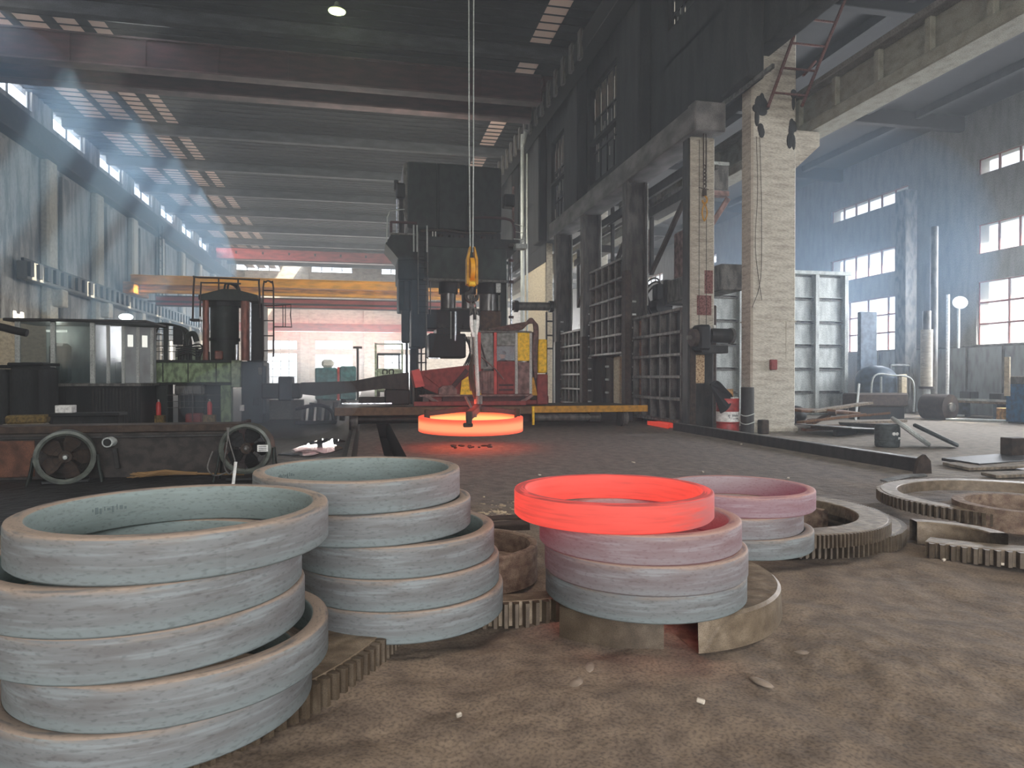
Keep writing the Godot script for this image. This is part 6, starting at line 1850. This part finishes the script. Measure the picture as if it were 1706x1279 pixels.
	for k in 4:
		var p := a.lerp(b, (k + 0.5) / 4.0)
		st = begin()
		box(st, Vector3.ZERO, Vector3(0.36, 1.7, 0.02), 0, Basis(Vector3.UP, 0.752))
		put("angled_pane" if k < 2 else "white_panel", st, M.cabin_glass if k < 2 else M.partition_grey, t, p + Vector3(0, 2.2, 0) - t.position)
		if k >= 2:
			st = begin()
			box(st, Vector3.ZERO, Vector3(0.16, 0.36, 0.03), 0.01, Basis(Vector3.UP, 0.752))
			put("glow_patch", st, M.window_glow, t, p + Vector3(0.0, 2.62, 0.02) - t.position)  # glowing patch in place of bright windows beyond the cabin
	wb(t, "glow_patch", M.window_glow, -7.62, -7.48, 2.45, 2.95, -23.74, -23.72, 0)  # glow painted in for windows seen through the glazing
	wb(t, "glow_patch", M.window_glow, -7.62, -7.48, 1.75, 2.3, -23.74, -23.72, 0)
	wb(t, "seated_console", M.steel_dark, -9.3, -8.8, 1.34, 2.55, -23.6, -23.1, 0.1)
	wb(t, "desk", M.steel_dark, -7.5, -6.9, 1.34, 2.0, -23.7, -23.2, 0.03)
	wc(t, "tube_lamp", M.tube_glow, Vector3(-9.4, 2.92, -23.3), Vector3(-8.85, 2.92, -23.3), 0.035, 10)
	omni("cabin_light", Vector3(-9.1, 2.8, -23.3), Color(0.95, 1.0, 0.95), 0.5, 0.05)
	var l := thing("gable_lamp", "bright white lamp at the cabin roof's right corner", "lamp", Vector3(-6.9, 3.18, -22.3))
	st = begin()
	ball(st, Vector3(0, 0.12, 0), Vector3(0.2, 0.1, 0.14), 14, 8)
	put("lamp_head", st, M.lamp_glow, l)
	st = begin()
	cyl(st, Vector3(0, 0, 0), Vector3(0, 0.06, 0), 0.05, 0.05, 8)
	put("base", st, M.steel_grey, l)
	omni("gable_lamp_light", Vector3(-6.9, 3.3, -22.1), Color(0.95, 0.98, 1.0), 3.0, 0.08)
	# dark cabinets before the cabin
	for k in 2:
		var x: float = [-9.0, -8.2][k]
		t = thing("oil_tank", ["dark oil tank with a sagging cover at the left edge", "dark oil tank right of the left-edge one, before the cabin"][k], "tank", Vector3(x, 0, -19.6), 0.0, "dark tanks before the cabin")
		wb(t, "body", M.soot_wall, x - 0.4, x + 0.35, 0.2, 1.72 + 0.06 * k, -20.2, -19.2, 0.08)
		wb(t, "skid", M.steel_black, x - 0.35, x + 0.3, 0, 0.2, -20.1, -19.3, 0.01)
		wb(t, "lid", M.steel_black, x - 0.42, x + 0.37, 1.74 + 0.06 * k, 1.82 + 0.06 * k, -20.22, -19.18, 0.03)
	t = thing("tilted_cover", "black curved cover sticking in at the left edge above the tanks", "cover", Vector3(-8.6, 2.5, -18.2))
	st = begin()
	tube(st, curve([Vector3(-0.4, 0.2, 0), Vector3(0.2, 0.2, 0), Vector3(0.55, 0.12, 0), Vector3(0.85, 0.05, 0)]), 0.09, 10)
	put("cover", st, M.rubber, t)
	wc(t, "stand", M.steel_black, Vector3(-8.8, 0, -18.2), Vector3(-8.8, 2.7, -18.2), 0.04)
	wb(null, "pale_locker", M.brick_pale, -12.2, -10.3, 0, 3.5, -27.0, -26.2, 0.03)
	tag(get_node("pale_locker"), "tall pale cream locker behind the tilted black cover at the left edge", "locker")
	for k in 3:
		st = begin()
		box(st, Vector3.ZERO, Vector3(0.95 - 0.06 * k, 0.2, 0.5), 0.04, Basis(Vector3.UP, 0.1 * k))
		tag(put("stone_slab", st, M.yellow_stained if k == 2 else M.concrete, null, Vector3(-8.05 + 0.05 * k, 0.1 + 0.205 * k, -18.7)), ["lowest worn slab of the small pile at the left", "middle worn slab of the small pile at the left", "topmost stained slab of the small pile at the left"][k], "slab", "slabs piled before the tanks")
	tag(wb(null, "white_carton", M.white_paint, -7.1, -6.75, 0.68, 0.86, -18.3, -18.0, 0.01), "small white carton on the dark ledge before the cabin", "carton")
	t = thing("dark_ledge", "dark low bench with streaked front before the cabin", "bench", Vector3(-6.4, 0, -18.2))
	wb(t, "top", M.steel_black, -7.2, -5.7, 0.6, 0.68, -18.5, -17.9, 0.01)
	wb(t, "front", M.soot_wall, -7.15, -5.75, 0, 0.6, -18.4, -18.0, 0.01)
	# low dark beam across the left foreground
	t = thing("furnace_trough", "long low rusty steel trough across the left behind the two fans", "trough", Vector3(-5.5, 0, -11.7))
	wb(t, "front_plate", M.trough_brown, -9.6, -1.95, 0.0, 0.68, -11.45, -11.38, 0.01)
	wb(t, "top_lip", M.rusty_dark, -9.65, -1.93, 0.68, 0.79, -11.9, -11.36, 0.012)
	wb(t, "back_plate", M.steel_black, -9.6, -1.95, 0.0, 0.68, -12.6, -12.5, 0.01)
	wb(t, "mid_rail", M.steel_dark, -9.6, -1.95, 0.6, 0.64, -11.38, -11.34, 0.005)
	wb(t, "end_plate", M.steel_black, -2.0, -1.93, 0, 0.79, -12.6, -11.4, 0.01)
	wb(t, "rusty_stretch", M.rusty_red, -6.2, -4.75, 0.05, 0.58, -11.38, -11.355, 0.005)
	var ps := wc(t, "pipe_stub", M.steel_pale, Vector3(-3.72, 0.55, -11.4), Vector3(-3.72, 0.55, -11.18), 0.075, 18)
	wc(ps, "pipe_mouth", M.rubber, Vector3(-3.72, 0.55, -11.2), Vector3(-3.72, 0.55, -11.175), 0.055, 18)
	wbar(t, "drip_bracket", M.steel_dark, Vector3(-3.66, 0.45, -11.3), Vector3(-3.62, 0.15, -11.3), 0.06, 0.04)
	t = thing("straw_broom", "straw broom lying on the ground at the trough's foot", "broom", Vector3(-2.6, 0.05, -11.0))
	st = begin()
	rng.seed = 44
	for k in 46:
		var y := rng.randf_range(-0.12, 0.12)
		tube(st, [Vector3(0.15, 0.01 + rng.randf() * 0.04, y * 0.25), Vector3(-0.3, 0.02 + rng.randf() * 0.07, y * 0.7), Vector3(-0.55 - rng.randf() * 0.25, rng.randf() * 0.06, y * 1.5)], 0.006, 4)
	put("bristles", st, M.straw, t)
	st = begin()
	cyl(st, Vector3(0.1, 0.03, 0), Vector3(0.85, 0.03, 0.25), 0.015, 0.013, 10)
	put("handle", st, M.straw, t)
	# two drum fans
	fan("large round drum fan at the far left before the rusty trough", Vector3(-4.2, 0, -11.0), 0.36, 0.345, 0.3, false)
	fan("round drum fan with a hanging cable behind the middle stack", Vector3(-1.7, 0, -10.75), 0.345, 0.44, -0.05, true)
	tag(wc(null, "white_stick", M.white_paint, Vector3(-1.66, 0.0, -9.3), Vector3(-1.62, 0.43, -9.35), 0.02, 10), "short white stick standing before the right drum fan", "stick")
	# water standing between the rails
	st = begin()
	for k: Array in [[0.0, 0.0, 0.42, 1.6], [-0.25, 1.3, 0.35, 0.6], [0.2, -1.3, 0.25, 0.5]]:
		var q := PackedVector2Array()
		for i in 22:
			var an := TAU * i / 22.0
			var rr := 1.0 + 0.22 * sin(an * 3.0 + k[0] * 5.0) + 0.12 * sin(an * 7.0)
			q.append(Vector2(k[0] + cos(an) * k[2] * rr, k[1] + sin(an) * k[3] * rr))
		prism(st, q, 0.0, 0.012, Transform3D(Basis(Vector3(1, 0, 0), Vector3(0, 0, 1), Vector3(0, 1, 0)), Vector3.ZERO))
	tag(put("puddle", st, M.water, null, Vector3(-0.98, 0.0, -15.6)), "puddle mirroring the far windows beside the floor rail", "puddle")
	# low wall and dark lumps between the green press and the arm
	t = thing("concrete_block", "low grey concrete block right of the green press", "block", Vector3(-2.7, 0, -26))
	wb(t, "block_body", M.concrete_dark, -3.5, -2.2, 0, 0.72, -26.4, -26.0, 0.02)
	t = thing("valve_stand", "dark clutter of valves and pipes under the manipulator arm", "valves", Vector3(-1.2, 0, -23.6))
	for k in 6:
		wc(t, "valve", M.steel_black if k % 2 else M.steel_grey, Vector3(-2.0 + 0.25 * k, 0.1, -23.4), Vector3(-1.95 + 0.25 * k, 0.6 + 0.1 * (k % 3), -23.4), 0.09, 10)
	wt(t, "pipe", M.steel_black, curve([Vector3(-2.2, 0.5, -23.2), Vector3(-1.5, 0.62, -23.2), Vector3(-1.1, 0.45, -23.2), Vector3(-1.0, 0.1, -23.2)]), 0.06)
	wb(t, "base", M.steel_black, -2.2, -0.92, 0, 0.12, -23.8, -23.1, 0.02)
	# far machines under the end windows
	t = thing("forklift", "pale lift truck with a tall mast far behind the dark arm", "lift truck", Vector3(1.5, 0, -45))
	for x: float in [0.65, 2.3]:
		wb(t, "mast", M.green_pale, x - 0.06, x + 0.06, 0.3, 3.7, -44.6, -44.4, 0.01)
	wb(t, "mast_top", M.steel_pale, 0.6, 2.36, 3.6, 3.7, -44.6, -44.4, 0.01)
	wb(t, "body", M.green_pale, 0.7, 2.3, 0.6, 2.1, -47, -44.8, 0.1)
	wb(t, "guard", M.steel_dark, 0.75, 2.25, 3.0, 3.1, -46.8, -45.0, 0.03)
	for x: float in [0.8, 2.2]:
		wc(t, "guard_post", M.steel_dark, Vector3(x, 2.0, -46.6), Vector3(x, 3.05, -46.6), 0.05)
		wc(t, "wheel", M.rubber, Vector3(x - 0.12, 0.35, -45.2), Vector3(x + 0.12, 0.35, -45.2), 0.35, 18)
	t = thing("blue_machine", "teal machine with a red stripe far off under the middle window", "machine", Vector3(-2.0, 0, -48))
	wb(t, "body", M.teal, -3.3, -1.85, 0, 2.2, -49, -48, 0.1)
	wb(t, "body", M.teal, -1.7, -0.6, 0, 2.3, -49, -48, 0.1)
	wb(t, "stripe", M.crane_red, -1.85, -1.7, 0, 2.25, -48.6, -48, 0.01)
	wb(t, "hood", M.white_paint, -2.9, -2.1, 2.2, 2.75, -48.9, -48.2, 0.15)
	wc(t, "beacon_mast", M.steel_dark, Vector3(-0.5, 0, -48.2), Vector3(-0.5, 3.6, -48.2), 0.08)
	wb(t, "beacon", M.steel_dark, -0.8, -0.2, 3.5, 3.65, -48.3, -48.1, 0.02)
	# narrow ladder up the left wall
	t = thing("wall_ladder", "narrow steel ladder up the left wall under the last windows", "ladder", Vector3(-17.2, 6.5, -64))
	for z: float in [-64.6, -63.6]:
		wbar(t, "rail", M.steel_dark, Vector3(-17.1, 0, z), Vector3(-17.1, 14.6, z), 0.1, 0.1)
	for k in 22:
		wbar(t, "rung", M.steel_dark, Vector3(-17.1, 1.0 + 0.62 * k, -64.6), Vector3(-17.1, 1.0 + 0.62 * k, -63.6), 0.07, 0.07)

func fan(label: String, at: Vector3, r: float, hy: float, turn: float, cable: bool) -> void:
	var t := thing("drum_fan", label, "fan", at, turn, "drum fans on the ground")
	var c := Vector3(0, hy + 0.03, 0)
	var xf := Basis(Vector3.RIGHT, PI / 2)
	var st := begin()
	lathe(st, [Vector2(r - 0.02, -0.16), Vector2(r, -0.17), Vector2(r + 0.02, -0.15), Vector2(r + 0.012, 0.13), Vector2(r + 0.02, 0.16), Vector2(r - 0.01, 0.17), Vector2(r - 0.025, 0.14), Vector2(r - 0.02, -0.16)], 56)
	var o := put("drum", st, M.fan_grey, t, c)
	o.basis = xf
	st = begin()
	lathe(st, [Vector2(r - 0.05, 0.15), Vector2(r - 0.02, 0.18), Vector2(r + 0.015, 0.17), Vector2(r + 0.015, 0.15)], 56)
	o = put("front_rim", st, M.fan_rim, t, c)
	o.basis = xf
	st = begin()
	cyl(st, Vector3(0, 0, -0.1), Vector3(0, 0, 0.08), 0.1, 0.08, 20)
	var mo := put("motor", st, M.rusty_dark, t, c)
	st = begin()
	cyl(st, Vector3(0, 0, 0.08), Vector3(0, 0, 0.12), 0.045, 0.02, 14)
	put("hub", st, M.steel_grey, mo)
	for k in 5:
		st = begin()
		var bl := PackedVector2Array([Vector2(0.08, -0.04), Vector2(r * 0.55, -0.13), Vector2(r - 0.05, -0.1), Vector2(r - 0.04, 0.1), Vector2(r * 0.5, 0.1), Vector2(0.08, 0.05)])
		prism(st, bl, -0.008, 0.008, Transform3D(Basis(Vector3.BACK, TAU * k / 5.0) * Basis(Vector3.RIGHT, 0.45), Vector3.ZERO))
		put("blade", st, M.rusty_dark if not cable else M.steel_black, t, c)
	st = begin()
	for k in 5:
		var P := []
		var q := r * (0.25 + 0.18 * k)
		for i in 41:
			P.append(Vector3(cos(TAU * i / 40.0) * q, sin(TAU * i / 40.0) * q, 0.165 - 0.01 * k))
		tube(st, P, 0.0025, 4)
	for k in 8:
		tube(st, [Vector3(cos(TAU * k / 8.0) * 0.05, sin(TAU * k / 8.0) * 0.05, 0.17), Vector3(cos(TAU * k / 8.0) * r, sin(TAU * k / 8.0) * r, 0.155)], 0.003, 4)
	var gu := put("guard", st, M.steel_dark, t, c)
	for s: float in [-1.0, 1.0]:
		for e: float in [-1.0, 1.0]:
			st = begin()
			tube(st, curve([Vector3(s * (r + 0.03), hy + 0.03, 0.05 * e), Vector3(s * (r + 0.05), 0.2, 0.12 * e), Vector3(s * (r + 0.09), 0.0, 0.2 * e)]), 0.018, 8)
			put("stand_leg", st, M.green_dark, t)
	st = begin()
	box(st, Vector3(0, 0.03, 0), Vector3(r * 1.6, 0.05, 0.3), 0.01)
	put("foot_frame", st, M.steel_black, t)
	if cable:
		st = begin()
		tube(st, curve([Vector3(-0.25, hy + r, 0.15), Vector3(-0.2, hy + 0.12, 0.2), Vector3(-0.12, hy - 0.18, 0.22), Vector3(-0.2, 0.12, 0.22), Vector3(-0.27, 0.25, 0.22), Vector3(-0.24, hy + 0.1, 0.2), Vector3(-0.22, hy + r, 0.16)]), 0.011, 6)
		tube(st, curve([Vector3(-0.46, hy, 0.1), Vector3(-0.52, 0.2, 0.14), Vector3(-0.4, 0.1, 0.2), Vector3(-0.25, 0.14, 0.2)]), 0.011, 6)
		put("cable", st, M.steel_grey, t)
		st = begin()
		box(st, Vector3(0.25, hy + 0.04, 0.19), Vector3(0.15, 0.1, 0.006), 0.002)
		var rp := put("rating_plate", st, M.white_paint, t)
		st = begin()
		for k in 3:
			box(st, Vector3(0.25, hy + 0.065 - 0.025 * k, 0.195), Vector3(0.11, 0.008, 0.003), 0)
		put("plate_print", st, M.print_grey, rp)
	else:
		st = begin()
		ball(st, Vector3(0, 0, 0.17), Vector3(0.03, 0.03, 0.02), 10, 6)
		put("guard_badge", st, M.steel_pale, gu)

# ---------------------------------------------------------------- overhead cranes and hanging lamps
func girder(t: Node3D, called: String, m: Material, x0: float, x1: float, y0: float, y1: float, z: float, w: float, lip: Material) -> void:
	wb(t, called, m, x0, x1, y0 + 0.08, y1 - 0.08, z - w * 0.5, z + w * 0.5, 0.01)
	wb(t, "lower_flange", lip, x0, x1, y0, y0 + 0.08, z - w * 0.7, z + w * 0.7, 0.01)
	wb(t, "upper_flange", lip, x0, x1, y1 - 0.08, y1, z - w * 0.7, z + w * 0.7, 0.01)

func build_cranes() -> void:
	var t := thing("overhead_crane", "dark red overhead crane spanning the hall near the picture top", "crane", Vector3(-4, 15.7, -35.5), 0.0, "red overhead cranes under the roof")
	girder(t, "girder", M.crane_dark_red, -17.1, 8.8, 15.55, 16.95, -34.6, 0.5, M.crane_lip)
	girder(t, "girder", M.crane_dark_red, -17.1, 8.8, 15.4, 16.6, -36.6, 0.5, M.crane_lip)
	wb(t, "end_carriage", M.crane_dark_red, -17.6, -17.1, 15.3, 16.5, -37.4, -33.8, 0.03)
	wb(t, "end_carriage", M.crane_dark_red, 8.8, 9.3, 16.2, 16.7, -37.4, -33.8, 0.03)
	for k in 9:
		wb(t, "stiffener", M.crane_dark_red, -16.0 + 3.1 * k, -15.94 + 3.1 * k, 15.63, 16.87, -34.33, -34.28, 0)
	t = thing("overhead_crane", "pinkish red overhead crane under the roof at the far end", "crane", Vector3(-4, 15.6, -88.5), 0.0, "red overhead cranes under the roof")
	girder(t, "girder", M.crane_red, -17.1, 8.8, 15.5, 16.9, -87, 0.6, M.crane_dark_red)
	girder(t, "girder", M.crane_dark_red, -17.1, 8.8, 16.0, 16.7, -88.6, 0.6, M.crane_dark_red)
	wb(t, "end_carriage", M.crane_dark_red, -17.6, -17.1, 15.3, 16.4, -89.5, -86.4, 0.03)
	for k in 8:
		wb(t, "bolt_row", M.crane_dark_red, -15.0 + 3.0 * k, -14.8 + 3.0 * k, 16.2, 16.5, -86.69, -86.64, 0)
	t = thing("yellow_crane", "orange yellow overhead crane crossing behind the green press", "crane", Vector3(-6, 8, -57))
	girder(t, "girder", M.crane_yellow, -17.2, 9.6, 8.55, 9.25, -57, 0.7, M.crane_yellow)
	wb(t, "lower_web", M.crane_ochre, -16.6, 9.6, 8.12, 8.5, -57.3, -56.75, 0.01)
	wb(t, "bottom_rail", M.crane_yellow, -16.6, 9.6, 7.95, 8.14, -57.3, -56.6, 0.01)
	wb(t, "end_carriage", M.crane_ochre, -17.4, -16.6, 7.72, 8.6, -59, -55.5, 0.05)
	t = thing("red_girder", "dull red crane girder just under and behind the yellow crane", "crane", Vector3(-6, 7.5, -61))
	girder(t, "girder", M.crane_red, -16.6, 9.6, 7.35, 8.2, -61, 0.5, M.crane_dark_red)
	wb(t, "mid_strip", M.crane_dark_red, -17.2, 9.6, 7.62, 7.78, -60.75, -60.7, 0)
	t = thing("end_beam", "pale red beam along the end wall above its windows", "beam", Vector3(-4, 8, -99))
	girder(t, "girder", M.crane_red, -17.4, 9.8, 7.9, 9.0, -99, 0.5, M.crane_red)
	# runway of the yellow crane along the left wall
	t = thing("crane_runway", "toothed concrete runway for the yellow crane along the left wall", "beam", Vector3(-17.4, 7, -65))
	wb(t, "runway_beam", M.concrete_dark, -17.5, -17.0, 6.6, 7.55, -100, -40, 0.03)
	wb(t, "rail", M.steel_black, -17.3, -17.15, 7.55, 7.7, -100, -40, 0.01)
	for k in 60:
		wb(t, "bracket", M.steel_black, -17.0, -16.85, 6.75, 7.5, -40.4 - 1.0 * k, -40.0 - 1.0 * k, 0)
	for k in 9:
		wb(t, "corbel", M.concrete, -17.9, -17.0, 5.6, 6.6, -45.0 - 7.33 * k, -44.2 - 7.33 * k, 0.05)
	# runway rails up on the dark middle wall
	t = thing("upper_runway", "dark upper crane runway with slotted bracket row on the middle wall", "beam", Vector3(9.4, 16, -45))
	wb(t, "runway_beam", M.steel_black, 8.98, 9.62, 15.2, 16.1, -100.5, -20, 0.02)
	for k in 54:
		wb(t, "bracket", M.steel_grey, 8.86, 9.0, 15.0, 16.2, -28.3 - 1.3 * k, -27.9 - 1.3 * k, 0)
	# crane that carries the hook, above the picture
	t = thing("hook_crane", "crane girder with hoist that carries the two ropes, above the picture", "crane", Vector3(2, 15, -14.7))
	girder(t, "girder", M.crane_dark_red, -17.1, 8.8, 15.5, 16.6, -14.7, 0.6, M.crane_lip)
	wb(t, "hoist", M.crane_yellow, 1.7, 2.8, 14.8, 15.5, -15.1, -14.3, 0.05)
	# high bay lamp
	t = thing("high_bay_lamp", "small lit bell lamp high under the roof at the picture top", "lamp", Vector3(-1.02, 15.35, -27))
	var st := begin()
	lathe(st, [Vector2(0.05, 0.35), Vector2(0.09, 0.3), Vector2(0.1, 0.2), Vector2(0.34, 0.0), Vector2(0.32, -0.01), Vector2(0.08, 0.17)], 24)
	var sd := put("shade", st, M.green_pale, t)
	st = begin()
	ball(st, Vector3(0, 0.06, 0), Vector3(0.22, 0.09, 0.22), 14, 8)
	put("bulb", st, M.lamp_warm, sd)
	st = begin()
	cyl(st, Vector3(0, 0.35, 0), Vector3(0, 1.9, 0), 0.02, 0.02, 6)
	put("stem", st, M.steel_black, t)
	omni("high_bay_light", Vector3(-1.02, 15.2, -27), Color(0.95, 1.0, 0.75), 4.0, 0.15)
